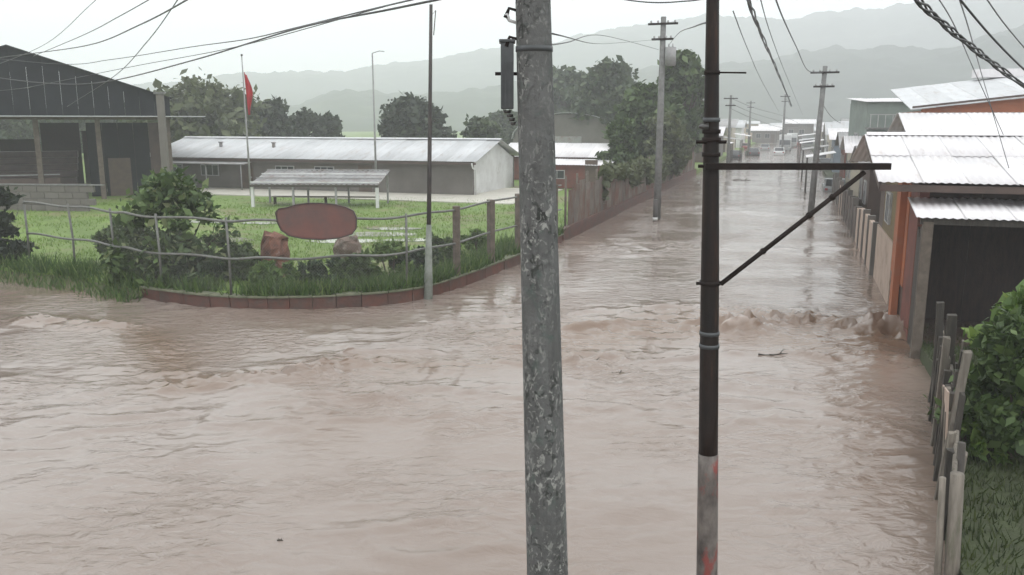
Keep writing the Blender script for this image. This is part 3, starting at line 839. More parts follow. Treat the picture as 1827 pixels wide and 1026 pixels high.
def ribbon(pts, off0, off1, z0, z1):
    g = MB()
    Ls, Rs = [], []
    for i, p in enumerate(pts):
        t = (pts[min(i + 1, len(pts) - 1)] - pts[max(i - 1, 0)]).normalized()
        nn = Vector((-t.y, t.x, 0))
        Ls.append(p + nn * off0); Rs.append(p + nn * off1)
    n_ = len(pts)
    P_ = []
    for i in range(n_):
        P_ += [(Ls[i].x, Ls[i].y, z0), (Rs[i].x, Rs[i].y, z0), (Rs[i].x, Rs[i].y, z1), (Ls[i].x, Ls[i].y, z1)]
    F_ = []
    for i in range(n_ - 1):
        for k in range(4):
            F_.append((4 * i + k, 4 * i + (k + 1) % 4, 4 * i + 4 + (k + 1) % 4, 4 * i + 4 + k))
    F_ += [(3, 2, 1, 0), tuple(4 * (n_ - 1) + k for k in range(4))]
    g.add(P_, F_)
    return g


for i in range(0, len(pts) - 1, 2):
    q = [pts[i].lerp(pts[i + 1], 0.012), pts[i + 1], pts[i + 2].lerp(pts[i + 1], 0.012)] if i + 2 < len(pts) else [pts[i].lerp(pts[i + 1], 0.012), pts[i + 1]]
    jz = random.uniform(-0.015, 0.015); jo = random.uniform(-0.012, 0.012)
    ribbon(q, -0.10 + jo, 0.14 + jo, -1.0, 0.325).build('wall_block', M['red_wall'], fw, bevel=0.012)
    ribbon(q, -0.16 + jo, 0.19 + jo, 0.33, 0.385 + jz * 0.6).build('coping_stone', M['green_lip'], fw, bevel=0.012)
# the wall goes on along the street under the sheet fence
street = [EDGE0 + U * d for d in (0.05, 12, 24, 36, 50)]
kw = thing('street_wall', 'muddy red-brown foot wall along the street under the sheet fence', 'wall')
ribbon(street, -0.12, 0.16, -1.0, 0.55).build('wall_face', M['red_wall'], kw)

fence = thing('wire_fence', 'pipe-railed wire fence curving round the lawn corner', 'fence')
FL = [LEFT_SHORE[3] + Vector((0.9, 0.4, 0)), LEFT_SHORE[4] + Vector((0.2, 0.4, 0)), LEFT_SHORE[5] + Vector((0.1, 0.3, 0))] + WALL_PTS
FLINE = spline(FL, 6)


def along(pts, step):
    out, acc = [pts[0]], 0
    for a, b_ in zip(pts[:-1], pts[1:]):
        L = (b_ - a).length; d = step - acc
        while d <= L:
            out.append(a + (b_ - a) * (d / L)); d += step
        acc = (acc + L) % step
    return out


for zz in (2.42, 1.40):
    g = MB(); g.tube([p + Vector((0, 0, zz + 0.03 * math.sin(i * 0.9))) for i, p in enumerate(FLINE)], 0.035, 7)
    g.build('rail', M['pipe'], fence, True)
posts = along(FLINE, 2.45)
for i, p in enumerate(posts):
    if -6.1 < p.x < -4.2: continue
    big = p.x > -2.2
    g = MB()
    z0 = 0.2 if p.x < -10.4 else 0.36
    if big:
        g.box((0, 0, (2.5 + z0) / 2), (0.2, 0.2, 2.5 - z0), jit=0.015)
        o = g.build('post', M['post_brown'], fence, bevel=0.02)
    else:
        g.tube([(0, 0, z0), (0.02, 0, 1.4), (0.03 * random.uniform(-1, 1), 0, 2.5)], 0.034, 8)
        o = g.build('post', M['pipe'], fence, True)
    o.location = p
    o.rotation_euler = (0, 0, random.uniform(0, 1.5))
# woven wire
dense = along(FLINE, 0.075)
V_, F_ = [], []
z0, z1 = 0.5, 2.4
kspan = int((z1 - z0) / 0.085)
r_ = 0.0022
for i in range(0, len(dense) - kspan, 1):
    for s_ in (1, -1):
        a = dense[i] if s_ > 0 else dense[i + kspan]
        # a diagonal wire climbs over kspan cells, following the curve
        prev = None
        for j in range(0, kspan + 1, 6):
            p = dense[i + j] if s_ > 0 else dense[i + kspan - j]
            q = Vector((p.x, p.y, z0 + (z1 - z0) * j / kspan))
            if prev is not None:
                bse = len(V_)
                e = Vector((0, 0, r_))
                V_ += [tuple(prev - e), tuple(prev + e), tuple(q + e), tuple(q - e)]
                F_.append((bse, bse + 1, bse + 2, bse + 3))
            prev = q
o = bulk('wire_mesh', V_, F_, M['wire'], fence)
o['kind'] = 'stuff'

# sheet fence along the street
sf = thing('sheet_fence', 'stained brown sheet fence along the flooded street', 'fence', tuple(EDGE0 + Vector((0, 0, 0))), -ROAD_A)
pm = MB()
nW = 12
P_, F_ = [], []
for i in range(nW * 2 + 1):
    y = i / (nW * 2) * 1.0
    dx = 0.018 * math.cos(i * math.pi)
    P_ += [(dx, y, 0), (dx, y, 1.75)]
for i in range(nW * 2):
    F_.append((2 * i, 2 * i + 2, 2 * i + 3, 2 * i + 1))
pm.add(P_, F_)
first = None
for i in range(48):
    zz = 0.56
    hs = 0.97 + 0.09 * random.uniform(-1, 1) + 0.04 * math.sin(i * 0.7)
    if first is None:
        first = pm.build('panel', M['fence_panel'], sf)
        sd_ = first.modifiers.new('thick', 'SOLIDIFY'); sd_.thickness = 0.006
        c = first
    else:
        c = copy_of(first, 'panel', sf)
    c.location = (0.0 + 0.006 * (i % 2), 1.2 + i * 1.0, zz)
    c.rotation_euler = (random.uniform(-.01, .01), random.uniform(-0.02, 0.02), 0)
    c.scale = (1, 1, hs)
for i in range(25):
    g = MB(); g.tube([(0, 0, 0), (0, 0, 2.42)], 0.05, 6)
    g.build('post', M['post_brown'], sf, True).location = (-0.12, 1.2 + i * 2.0, 0.3)
vine = thing('creeper', 'pale dry creeper hanging along the top of the sheet fence', 'plant', tuple(EDGE0), -ROAD_A)
k = 5200
yv = RNG.uniform(8, 40, k); zv = 2.32 + 0.1 * np.sin(yv * 0.8) + RNG.normal(0, 0.13, k) - 1.1 * (RNG.random(k) ** 3) * (vnoise(yv * 0.5, yv * 0) > 0.45)
vv, ff = leaf_quads(np.stack([RNG.normal(0.03, 0.1, k), yv, zv], 1), 0.34)
bulk('foliage', vv, ff, M['leaf_olive'], vine)
g = MB(); g.tube([(0.04, 8 + i * 2.0, 2.32 + 0.08 * math.sin(i)) for i in range(17)], 0.02, 5); g.build('stem', M['trunk'], vine, True)

# ---------------------------------------------------------------- sign on two pedestals
sg_c = G(566, 492, FIELD_Z)
sign = thing('sign_board', 'blank red-brown barrel-shaped board mounted on the wire fence above two rocky pedestals', 'sign', (W(566, 394, 22.18).x, 22.18, FIELD_Z), 0)
Yb = 22.18
pz = lambda y: W(566, y, Yb).z - FIELD_Z
pxm = lambda x: W(x, 394, Yb).x - W(566, 394, Yb).x
top = [(pxm(x), pz(y)) for x, y in ((637, 388), (632, 376), (618, 369), (598, 364), (575, 362), (552, 362), (530, 365), (514, 370), (500, 372))]
bot = [(pxm(x), pz(y)) for x, y in ((494, 378), (496, 395), (502, 410), (516, 420), (540, 425), (575, 427), (605, 424), (628, 417), (636, 407))]
poly = list(reversed(top + bot))
g = MB(); g.prism(poly, 0.14); brd = g.build('board', M['sign_board'], sign, bevel=0.03)
cx_ = sum(p[0] for p in poly) / len(poly); cz_ = sum(p[1] for p in poly) / len(poly)
g = MB()
lp = [Vector((p[0], -0.085, p[1])) for p in poly]
g.tube(lp + [lp[0]], 0.016, 6, False); g.build('rim', M['sign_rim'], sign, True)
for x_ in (-0.8, 0.75):
    g = MB(); g.box((x_, 0.12, 2.42 - FIELD_Z), (0.07, 0.14, 0.16)); g.build('clip', M['sign_rim'], sign)


def rock(name, label, loc, sx, sy, sz, m, seed):
    rn = random.Random(seed)
    g = MB()
    nu, nv = 11, 7
    for j in range(nv + 1):
        f = j / nv
        for i in range(nu):
            a = 2 * math.pi * (i + 0.25 * rn.uniform(-1, 1)) / nu
            rr = 0.95 - 0.22 * f + 0.10 * math.sin(f * 9 + seed) + 0.12 * math.sin(3 * a + seed + 4 * f) + rn.uniform(-.13, .13)
            g.v.append((sx * 0.5 * rr * math.cos(a), sy * 0.5 * rr * math.sin(a), sz * (f + (0.05 if 0 < j < nv else 0.10) * rn.uniform(-1, 0.6)) - 0.1))
    for j in range(nv):
        for i in range(nu):
            k2 = (i + 1) % nu
            g.f.append((j * nu + i, j * nu + k2, (j + 1) * nu + k2, (j + 1) * nu + i))
    top = len(g.v); g.v.append((0, 0, sz * 0.93))
    for i in range(nu): g.f.append((nv * nu + i, nv * nu + (i + 1) % nu, top))
    o = g.build(name, m)
    o.location = loc
    return tag(o, label, 'pedestal')


p = G(492, 492, FIELD_Z)
rock('rock_pedestal', 'taller reddish rock pedestal under one end of the blank board', (p.x, p.y, FIELD_Z), 1.05, 0.7, W(492, 416, p.y).z - FIELD_Z + 0.1, M['pedestal'], 3)
p = G(622, 484, FIELD_Z)
rock('rock_pedestal', 'paler grey-brown rock pedestal under the end of the board nearer the black pole', (p.x, p.y + 0.1, FIELD_Z), 0.95, 0.7, W(622, 424, p.y).z - FIELD_Z + 0.1, M['pedestal_grey'], 8)

# ---------------------------------------------------------------- sheets, buildings
_sheet = {}


def sheet(parent, name, m, w, L, loc, rot, pitch=0.12, amp=0.012, key=None):
    k = (m.name, round(w, 3), round(L, 3), pitch)
    if k not in _sheet:
        n_ = max(4, int(round(w / pitch)) * 4)
        P_, F_ = [], []
        for i in range(n_ + 1):
            x = w * i / n_
            z = amp * math.sin(2 * math.pi * x / pitch)
            P_ += [(x, 0, z), (x, L, z)]
        for i in range(n_):
            F_.append((2 * i, 2 * i + 2, 2 * i + 3, 2 * i + 1))
        g = MB(); g.add(P_, F_)
        o = g.build(name, m, parent, True)
        md = o.modifiers.new('thick', 'SOLIDIFY'); md.thickness = 0.004; md.offset = -1
        _sheet[k] = o
        c = o
    else:
        src = _sheet[k]
        c = copy_of(src, name, parent)
        md = c.modifiers.new('thick', 'SOLIDIFY'); md.thickness = 0.004; md.offset = -1
    c.location = loc
    c.rotation_euler = rot
    return c


def roof_slope(parent, x0, x1, y0, z0, y1, z1, m, w=0.95, courses=1, pitch=0.12, amp=0.012, jit=0.004):
    """sheets laid side by side from the eave (y0,z0) up to the ridge (y1,z1), local x from x0 to x1"""
    L = math.hypot(y1 - y0, z1 - z0); a = math.atan2(z1 - z0, abs(y1 - y0))
    flip = y1 < y0
    n_ = max(1, int(round((x1 - x0) / w))); w = (x1 - x0) / n_
    for c in range(courses):
        f0 = c / courses
        Lc = L / courses + (0.12 if c < courses - 1 else 0)
        for i in range(n_):
            yy, zz = y0 + (y1 - y0) * f0, z0 + (z1 - z0) * f0
            lift = 0.012 * (c % 2) + jit * (i % 2)
            if not flip:
                sheet(parent, 'roof_sheet', m, w + 0.04, Lc, (x0 + i * w, yy, zz + lift), (a + random.uniform(-.003, .003), 0, 0), pitch, amp)
            else:
                sheet(parent, 'roof_sheet', m, w + 0.04, Lc, (x0 + (i + 1) * w, yy, zz + lift), (a, 0, math.pi), pitch, amp)


def box_part(parent, name, c, s, m, bevel=0.0, rot=None):
    g = MB(); g.box((0, 0, 0), s, rot)
    o = g.build(name, m, parent, bevel=bevel)
    o.location = c
    return o


def window(parent, c, w, h, ax, m=None, bars=1):
    """ax: 'x' window lies in the local xz plane facing -y; 'y' faces -x"""
    if ax == 'x':
        f = box_part(parent, 'window', c, (w, 0.07, h), M['frame'])
        box_part(f, 'pane', (0, -0.037, 0), (w - 0.12, 0.012, h - 0.12), M['glass'])
        for i in range(bars):
            box_part(f, 'bar', ((i + 1) / (bars + 1) * w - w / 2, -0.05, 0), (0.04, 0.02, h - 0.1), M['frame'])
    else:
        f = box_part(parent, 'window', c, (0.07, w, h), M['frame'])
        box_part(f, 'pane', (-0.037, 0, 0), (0.012, w - 0.12, h - 0.12), M['glass'])
        for i in range(bars):
            box_part(f, 'bar', (-0.05, (i + 1) / (bars + 1) * w - w / 2, 0), (0.02, 0.04, h - 0.1), M['frame'])
    return f


def gable_wall(parent, x, y0, y1, z0, ze, zr, m, t=0.15, name='end_wall'):
    g = MB()
    ym = (y0 + y1) / 2
    g.prism([(y0, z0), (y1, z0), (y1, ze), (ym, zr), (y0, ze)], t, axis=0)
    o = g.build(name, m, parent)
    o.location = (x, 0, 0)
    return o


# long low building across the lawn
LB = Vector((-2.5, 54.2, 0))
lb = thing('long_building', 'long low grey-walled building with a pale zinc roof across the lawn', 'building', tuple(LB), -ROAD_A)
ZE, ZR, LEN, DEP = 2.55, 3.85, 25.0, 8.4
box_part(lb, 'wall', (-LEN / 2, 0.1, 1.35), (LEN, 0.2, 2.6), M['wall_grey'])
box_part(lb, 'wall', (-LEN / 2, DEP - 0.1, 1.35), (LEN, 0.2, 2.6), M['wall_grey'])
gable_wall(lb, -0.1, 0.21, DEP - 0.21, 0.1, ZE - 0.05, ZR - 0.12, M['wall_white'])
gable_wall(lb, -LEN + 0.1, 0.21, DEP - 0.21, 0.1, ZE - 0.05, ZR - 0.12, M['wall_grey'])
roof_slope(lb, -LEN - 0.5, 0.45, -0.7, ZE, DEP / 2, ZR, M['zinc'], 1.0)
roof_slope(lb, -LEN - 0.5, 0.45, DEP + 0.7, ZE, DEP / 2, ZR, M['zinc'], 1.0)
box_part(lb, 'fascia', (-LEN / 2, -0.66, ZE - 0.13), (LEN + 0.9, 0.04, 0.13), M['wall_wet'])
g = MB(); g.prism([(-0.25, -0.06), (0, 0.03), (0.25, -0.06), (0, 0.0)], LEN + 1.0, axis=0)
o = g.build('ridge_cap', M['zinc'], lb); o.location = (-LEN / 2, DEP / 2, ZR + 0.05)
for i in range(7):
    x = -23.2 + i * 3.1
    if i in (2, 5):
        d = box_part(lb, 'door', (x, -0.03, 1.2), (1.0, 0.06, 2.0), M['door'])
        box_part(d, 'handle', (0.38, -0.05, 0), (0.05, 0.05, 0.12), M['pole_grey'])
    elif i < 5:
        window(lb, (x, -0.03, 1.65), 1.5, 0.8, 'x', bars=2)
box_part(lb, 'low_awning', (-19.5, -0.95, 2.22), (6.5, 0.9, 0.05), M['zinc_old'], rot=(R(7), 0, 0))
for i in (-22.4, -19.5, -16.6):
    g = MB(); g.tube([(0, 0, 0.3), (0, 0, 2.2)], 0.04, 6); g.build('awning_post', M['pole_grey'], lb, True).location = (i, -1.25, 0)
g = MB(); g.tube([(0.2, -0.72, ZE - 0.1), (0.22, -0.6, ZE - 0.4), (0.2, -0.06, ZE - 0.55), (0.2, -0.06, 0.4)], 0.05, 7)
g.build('downpipe', M['wall_white'], lb, True)
for x in (-20.5, -16.0):
    g = MB(); g.tube([(0, 0, 0), (0, 0, 0.35)], 0.12, 8).tube([(0, 0, 0.35), (0, 0, 0.42)], 0.18, 8)
    g.build('roof_vent', M['zinc_old'], lb, True).location = (x, 1.9, ZE + 0.63)

# small shelter with slatted zinc roof on the lawn
sc = W(560, 345, 46.5)
sh = thing('open_shelter', 'low open shelter with ribbed zinc roof and white end posts on the lawn', 'shelter', (sc.x, 46.5, FIELD_Z), -R(4))
zf = W(560, 329, 46.5).z - FIELD_Z; zb = W(560, 304, 49.5).z - FIELD_Z
wS = 235 / 1529 * 47
roof_slope(sh, -wS / 2, wS / 2, 0, zf, 3.0, zb, M['zinc_old'], 1.2, pitch=0.3, amp=0.03)
for f in range(4):
    box_part(sh, 'batten', (0, 0.15 + f * 0.9, zf + (zb - zf) * (0.15 + f * 0.9) / 3 + 0.07), (wS, 0.07, 0.06), (M['wall_white'], M['zinc_old'])[f % 2])
box_part(sh, 'front_beam', (0, 0.05, zf - 0.1), (wS, 0.08, 0.12), M['wood_dark'])
for i, x in enumerate((-wS / 2 + 0.1, -wS / 6, wS / 6, wS / 2 - 0.1)):
    edge = i in (0, 3)
    box_part(sh, 'post', (x, 0.12, (zf - 0.17) / 2), (0.16 if edge else 0.1, 0.14, zf - 0.17), M['wall_white'] if edge else M['pole_grey'])
    box_part(sh, 'post', (x, 2.8, (zb - 0.15) / 2), (0.1, 0.1, zb - 0.15), M['pole_grey'])
box_part(sh, 'bench', (0, 2.2, 0.42), (wS - 1.0, 0.4, 0.06), M['wood'])
for x in (-3, 0, 3): box_part(sh, 'bench_leg', (x, 2.2, 0.19), (0.08, 0.3, 0.39), M['wood_dark'])

# big dark sports hall
HA = W(27, 218, 50)
hl = thing('sports_hall', 'large open-sided hall with a dark grey gabled roof beside the lawn', 'hall', (HA.x, 50, FIELD_Z), R(24))
zap, zev, zgb = W(27, 80, 50).z - FIELD_Z, W(275, 172, 52).z - FIELD_Z, W(275, 207, 52).z - FIELD_Z
HW = 248 / 1529 * 52
DEPH = 16
# gable cladding sheets, cut to the slope
nS = 20
for i in range(nS):
    xa, xb = -HW + 2 * HW * i / nS, -HW + 2 * HW * (i + 1) / nS
    za, zb_ = zap - (zap - zev) * abs(xa) / HW - 0.06, zap - (zap - zev) * abs(xb) / HW - 0.06
    g = MB(); dy = 0.02 * (i % 2)
    g.hexa([(xa, dy, zgb), (xb - 0.01, dy, zgb), (xb - 0.01, dy + 0.04, zgb), (xa, dy + 0.04, zgb), (xa, dy, za), (xb - 0.01, dy, zb_), (xb - 0.01, dy + 0.04, zb_), (xa, dy + 0.04, za)])
    g.build('gable_sheet', M['zinc_dark'], hl)
for s_ in (-1, 1):
    nR = 12
    for i in range(nR):
        ya, yb = -0.25 + (DEPH + 1) * i / nR, -0.25 + (DEPH + 1) * (i + 1) / nR + 0.05
        g = MB(); z_up = 0.01 * (i % 2)
        q = [(0, ya, zap + z_up), (s_ * (HW + 0.15), ya, zev - 0.05 + z_up), (s_ * (HW + 0.15), yb, zev - 0.05 + z_up), (0, yb, zap + z_up)]
        if s_ < 0: q = q[::-1]
        g.slab(q, 0.05); g.build('roof_sheet', M['zinc_dark'], hl)
    # side sheeting under the eave
    for i in range(5):
        box_part(hl, 'side_sheet', (s_ * HW, 1.5 + i * 3.0, (zev + zgb) / 2 - 0.1), (0.05, 2.98, zev - zgb + 0.1), M['zinc_dark'])
    for i in range(4):
        box_part(hl, 'column', (s_ * (HW - 0.2), 0.25 + i * 4.6, zgb / 2 - 0.1), (0.3, 0.3, zgb + 0.1), M['post_brown'])
box_part(hl, 'tie_beam', (0, 0.1, zgb - 0.12), (2 * HW, 0.16, 0.2), M['post_brown'])
box_part(hl, 'canopy', (1.0, -0.5, zgb - 0.02), (2 * HW + 2.0, 1.0, 0.05), M['zinc'])
for x in (-5.6, -2.4, 1.0, 4.3):  # hall columns take a dark colour for the shade under the roof
    box_part(hl, 'column', (x, 0.3, zgb / 2 - 0.16), (0.28, 0.28, zgb - 0.05), M['post_brown'])
for i in range(6):  # dark panels put in to keep the space under the roof dark
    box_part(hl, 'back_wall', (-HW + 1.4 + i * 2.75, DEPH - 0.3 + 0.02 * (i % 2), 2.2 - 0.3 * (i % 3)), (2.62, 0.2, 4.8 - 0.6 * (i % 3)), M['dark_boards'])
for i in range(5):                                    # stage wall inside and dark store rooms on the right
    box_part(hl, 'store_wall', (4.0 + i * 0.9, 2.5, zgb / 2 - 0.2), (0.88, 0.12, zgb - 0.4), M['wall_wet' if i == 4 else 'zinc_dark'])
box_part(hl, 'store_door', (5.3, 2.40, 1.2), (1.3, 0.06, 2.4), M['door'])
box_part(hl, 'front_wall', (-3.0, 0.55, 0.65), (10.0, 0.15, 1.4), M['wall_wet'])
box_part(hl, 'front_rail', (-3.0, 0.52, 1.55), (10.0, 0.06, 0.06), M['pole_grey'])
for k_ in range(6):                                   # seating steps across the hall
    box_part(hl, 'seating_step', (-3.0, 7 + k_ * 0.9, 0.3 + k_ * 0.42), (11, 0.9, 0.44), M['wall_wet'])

# low grey wall in front of the hall
p0, p1 = G(10, 374, FIELD_Z), G(185, 376, FIELD_Z)
gw = thing('masonry_wall', 'low grey-brown block wall between lawn and hall', 'wall', (p0.x - 3, p0.y, FIELD_Z), math.atan2(p1.y - p0.y, p1.x - p0.x))
L_ = (p1 - p0).length + 3
nb_ = int(L_ / 0.8)
first = None
for r_i in range(4):
    for i in range(nb_):
        if first is None:
            g = MB(); g.box((0, 0, 0), (0.78, 0.2, 0.33)); first = g.build('block', M['wall_grey'], gw, bevel=0.012); c = first
        else:
            c = copy_of(first, 'block', gw)
            bm_ = c.modifiers.new('bevel', 'BEVEL'); bm_.width = 0.012; bm_.segments = 1
        c.location = (0.4 + i * 0.8 + 0.4 * (r_i % 2), random.uniform(-.008, .008), 0.14 + r_i * 0.345)
box_part(gw, 'coping', (L_ / 2 + 0.1, 0, 1.39), (L_ + 0.4, 0.28, 0.06), M['concrete'])

# generic house
def house(name, label, loc, w, d, h, rise, mw, mr, rz_=-ROAD_A, wins=2, door=True, side_wins=1, ridge='x', overhang=0.5, cat='house', group=None, sheet_w=1.2, z0=0.2):
    t = thing(name, label, cat, loc, rz_, group)
    box_part(t, 'front_wall', (0, 0.075, (h + z0) / 2), (w, 0.15, h - z0 + 0.0), mw)
    box_part(t, 'rear_wall', (0, d - 0.075, (h + z0) / 2), (w, 0.15, h - z0), mw)
    if ridge == 'x':
        for s_ in (-1, 1):
            gable_wall(t, s_ * (w / 2 - 0.075), 0.151, d - 0.151, z0, h, h + rise - 0.1, mw, 0.15)
        roof_slope(t, -w / 2 - overhang, w / 2 + overhang, -overhang, h - 0.02, d / 2, h + rise, mr, sheet_w, pitch=0.2)
        roof_slope(t, -w / 2 - overhang, w / 2 + overhang, d + overhang, h - 0.02, d / 2, h + rise, mr, sheet_w, pitch=0.2)
    else:                                             # single slope rising to the back
        for s_ in (-1, 1):
            g = MB(); g.prism([(0.151, z0), (d - 0.151, z0), (d - 0.151, h + rise - 0.1), (0.151, h - 0.02)], 0.15, axis=0)
            g.build('end_wall', mw, t).location = (s_ * (w / 2 - 0.075), 0, 0)
        roof_slope(t, -w / 2 - overhang, w / 2 + overhang, -overhang, h + 0.03 - overhang * rise / d, d + 0.3, h + rise + 0.03, mr, sheet_w, pitch=0.2)
    for i in range(wins):
        x = -w / 2 + w * (i + 0.7) / (wins + (0.8 if door else 0.4))
        window(t, (x, -0.03, z0 + (h - z0) * 0.58), min(1.2, w * 0.2), min(1.1, (h - z0) * 0.38), 'x')
    if door:
        dd = box_part(t, 'door', (w / 2 - w * 0.17, -0.03, z0 + 1.0), (0.9, 0.06, 2.0), M['door'])
        box_part(dd, 'handle', (-0.33, -0.05, 0), (0.05, 0.05, 0.1), M['pole_grey'])
    for i in range(side_wins):
        window(t, (-w / 2 - 0.03, d * (i + 0.6) / (side_wins + 0.2), z0 + (h - z0) * 0.58), 1.1, min(1.1, (h - z0) * 0.38), 'y')
    return t


# buildings just past the long one
c = W(1030, 218, 68)
house('low_house', 'low house with a bright white roof between the concrete pole and the street trees', (c.x - 1.5, 68, 0.2), 9, 6, 2.1, 1.0, M['wall_red'], M['zinc_white'], wins=2, side_wins=0)
c = W(1035, 218, 58)
house('lean_to', 'dark red lean-to with a thin white roof in front of the low white-roofed house', (c.x - 0.8, 60, 0.2), 5.6, 2.5, 1.85, 0.25, M['wall_red'], M['zinc_white'], wins=1, side_wins=0, ridge='mono', overhang=0.3)
# curved grey hangar
c = W(1010, 218, 98)
hg = thing('curved_hangar', 'grey hangar with a curved roof behind the low white-roofed house', 'hangar', (c.x, 98, 0.2), -ROAD_A)
for i in range(12):
    a0, a1 = math.pi * i / 12, math.pi * (i + 1) / 12
    g = MB()
    P4 = [(-6.6 * math.cos(a0), 0, 2.9 + 3.0 * math.sin(a0)), (-6.6 * math.cos(a1), 0, 2.9 + 3.0 * math.sin(a1)), (-6.6 * math.cos(a1), 16, 2.9 + 3.0 * math.sin(a1)), (-6.6 * math.cos(a0), 16, 2.9 + 3.0 * math.sin(a0))]
    g.slab(P4, 0.05); g.build('roof_sheet', M['zinc'], hg)
g = MB(); g.prism([(-6.4, 0)] + [(-6.4 * math.cos(math.pi * i / 16), 2.9 + 2.85 * math.sin(math.pi * i / 16)) for i in range(17)] + [(6.4, 0)], 0.15)
g.build('end_wall', M['wall_grey'], hg).location = (0, 0.4, 0)
box_part(hg, 'door', (0, 0.28, 1.6), (3.5, 0.08, 3.2), M['zinc_old'])
for s_ in (-1, 1): box_part(hg, 'side_wall', (s_ * 6.5, 8.2, 1.45), (0.15, 15.5, 2.9), M['wall_grey'])

# ---- the house at the flooded corner, right
RH = Vector((9.15, 18.9, 0))
rh = thing('corner_house', 'white-roofed house with orange and olive street wall standing in the flood', 'house', tuple(RH), -ROAD_A)
EZ, RZ_ = 3.72, 4.66
WX = 8.0
roof_slope(rh, -0.95, WX, -0.75, EZ, 4.4, RZ_, M['zinc_white'], 0.92, courses=2, pitch=0.16, amp=0.012)
roof_slope(rh, -0.95, WX, 9.5, EZ, 4.4, RZ_, M['zinc_white'], 0.92, courses=1, pitch=0.16, amp=0.012)
g = MB(); g.prism([(-0.22, -0.05), (0, 0.03), (0.22, -0.05), (0, 0.0)], WX + 0.9, axis=0)
g.build('ridge_cap', M['zinc_white'], rh).location = (WX / 2 - 0.45, 4.4, RZ_ + 0.05)
# street wall, bay by bay
bays = ((0.0, 1.5, -1.0, 3.55, 'wall_red'), (1.505, 4.2, 1.0, 3.55, 'wall_orange'), (1.505, 4.2, -1.0, 0.995, 'wall_wet'), (4.205, 7.6, 1.75, 3.55, 'wall_olive'), (4.205, 8.9, -1.0, 1.745, 'wall_pink'), (7.605, 8.9, 1.75, 3.55, 'wall_wet'))
for y0, y1, z0, z1, mm in bays:
    off = 0.03 if mm == 'wall_pink' else (0.02 if mm == 'wall_orange' else 0.0)
    box_part(rh, 'street_wall', (0.1 - off, (y0 + y1) / 2, (z0 + z1) / 2), (0.2, y1 - y0, z1 - z0), M[mm], bevel=0.01)
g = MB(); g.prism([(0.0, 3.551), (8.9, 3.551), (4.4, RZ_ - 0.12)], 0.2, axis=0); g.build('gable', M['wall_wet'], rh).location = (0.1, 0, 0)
box_part(rh, 'pilaster', (-0.1, 2.2, 1.3), (0.16, 0.5, 4.5), M['wall_orange'], bevel=0.01)
window(rh, (-0.03, 6.0, 2.55), 1.2, 0.9, 'y', bars=2)
box_part(rh, 'fascia', (WX / 2 - 0.45, -0.70, EZ - 0.13), (WX + 0.9, 0.03, 0.15), M['wall_wet'])
box_part(rh, 'barge_board', (-0.9, 1.8, (EZ + RZ_) / 2 - 0.13), (0.04, 5.1, 0.14), M['wall_wet'], rot=(math.atan2(RZ_ - EZ, 5.15), 0, 0))
# camera-side front: dark boards above an open porch
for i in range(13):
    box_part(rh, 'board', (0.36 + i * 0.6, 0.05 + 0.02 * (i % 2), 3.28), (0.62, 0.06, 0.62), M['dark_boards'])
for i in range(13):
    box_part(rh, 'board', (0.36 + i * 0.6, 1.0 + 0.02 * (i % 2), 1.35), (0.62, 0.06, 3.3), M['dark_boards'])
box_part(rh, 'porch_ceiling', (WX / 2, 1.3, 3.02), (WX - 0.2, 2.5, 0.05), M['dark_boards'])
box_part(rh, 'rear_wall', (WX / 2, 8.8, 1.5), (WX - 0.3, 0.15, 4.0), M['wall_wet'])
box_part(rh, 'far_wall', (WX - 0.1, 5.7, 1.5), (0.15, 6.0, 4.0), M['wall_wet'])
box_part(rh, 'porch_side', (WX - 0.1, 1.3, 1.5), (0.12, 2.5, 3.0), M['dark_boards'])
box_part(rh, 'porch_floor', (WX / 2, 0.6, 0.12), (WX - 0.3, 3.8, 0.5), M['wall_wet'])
# small awning over the porch
AZ0, AZ1 = 3.07, 3.34
roof_slope(rh, -0.25, WX, -1.75, AZ0, 0.0, AZ1, M['zinc_white'], 0.92, pitch=0.16)
box_part(rh, 'awning_beam', (WX / 2 - 0.1, -1.6, AZ0 - 0.09), (WX + 0.1, 0.08, 0.12), M['wood_dark'])
for i, x in enumerate((0.0, 2.7, 5.4)):
    box_part(rh, 'porch_post', (x, -1.55, 1.2), (0.2 if i == 0 else 0.13, 0.2 if i == 0 else 0.13, 3.55), M['post_brown' if i == 0 else 'wood_dark'], bevel=0.01)
for i in range(9):                                     # half-closed plank side of the porch beside the post
    box_part(rh, 'plank', (0.02, -1.35 + i * 0.15, 1.0 + 0.1 * (i % 3)), (0.035, 0.142, 3.0 + 0.1 * (i % 2)), M['wood_dark'])

# house directly behind with a white roof
c = RH + U * 11.6 + V * 6.3
house('rear_house', 'house with a plain white roof rising right behind the corner house', (c.x, c.y, 0), 9.5, 7.5, 4.35, 1.0, M['wall_cream'], M['zinc_white'], wins=2, side_wins=2, overhang=0.6, z0=0.1)
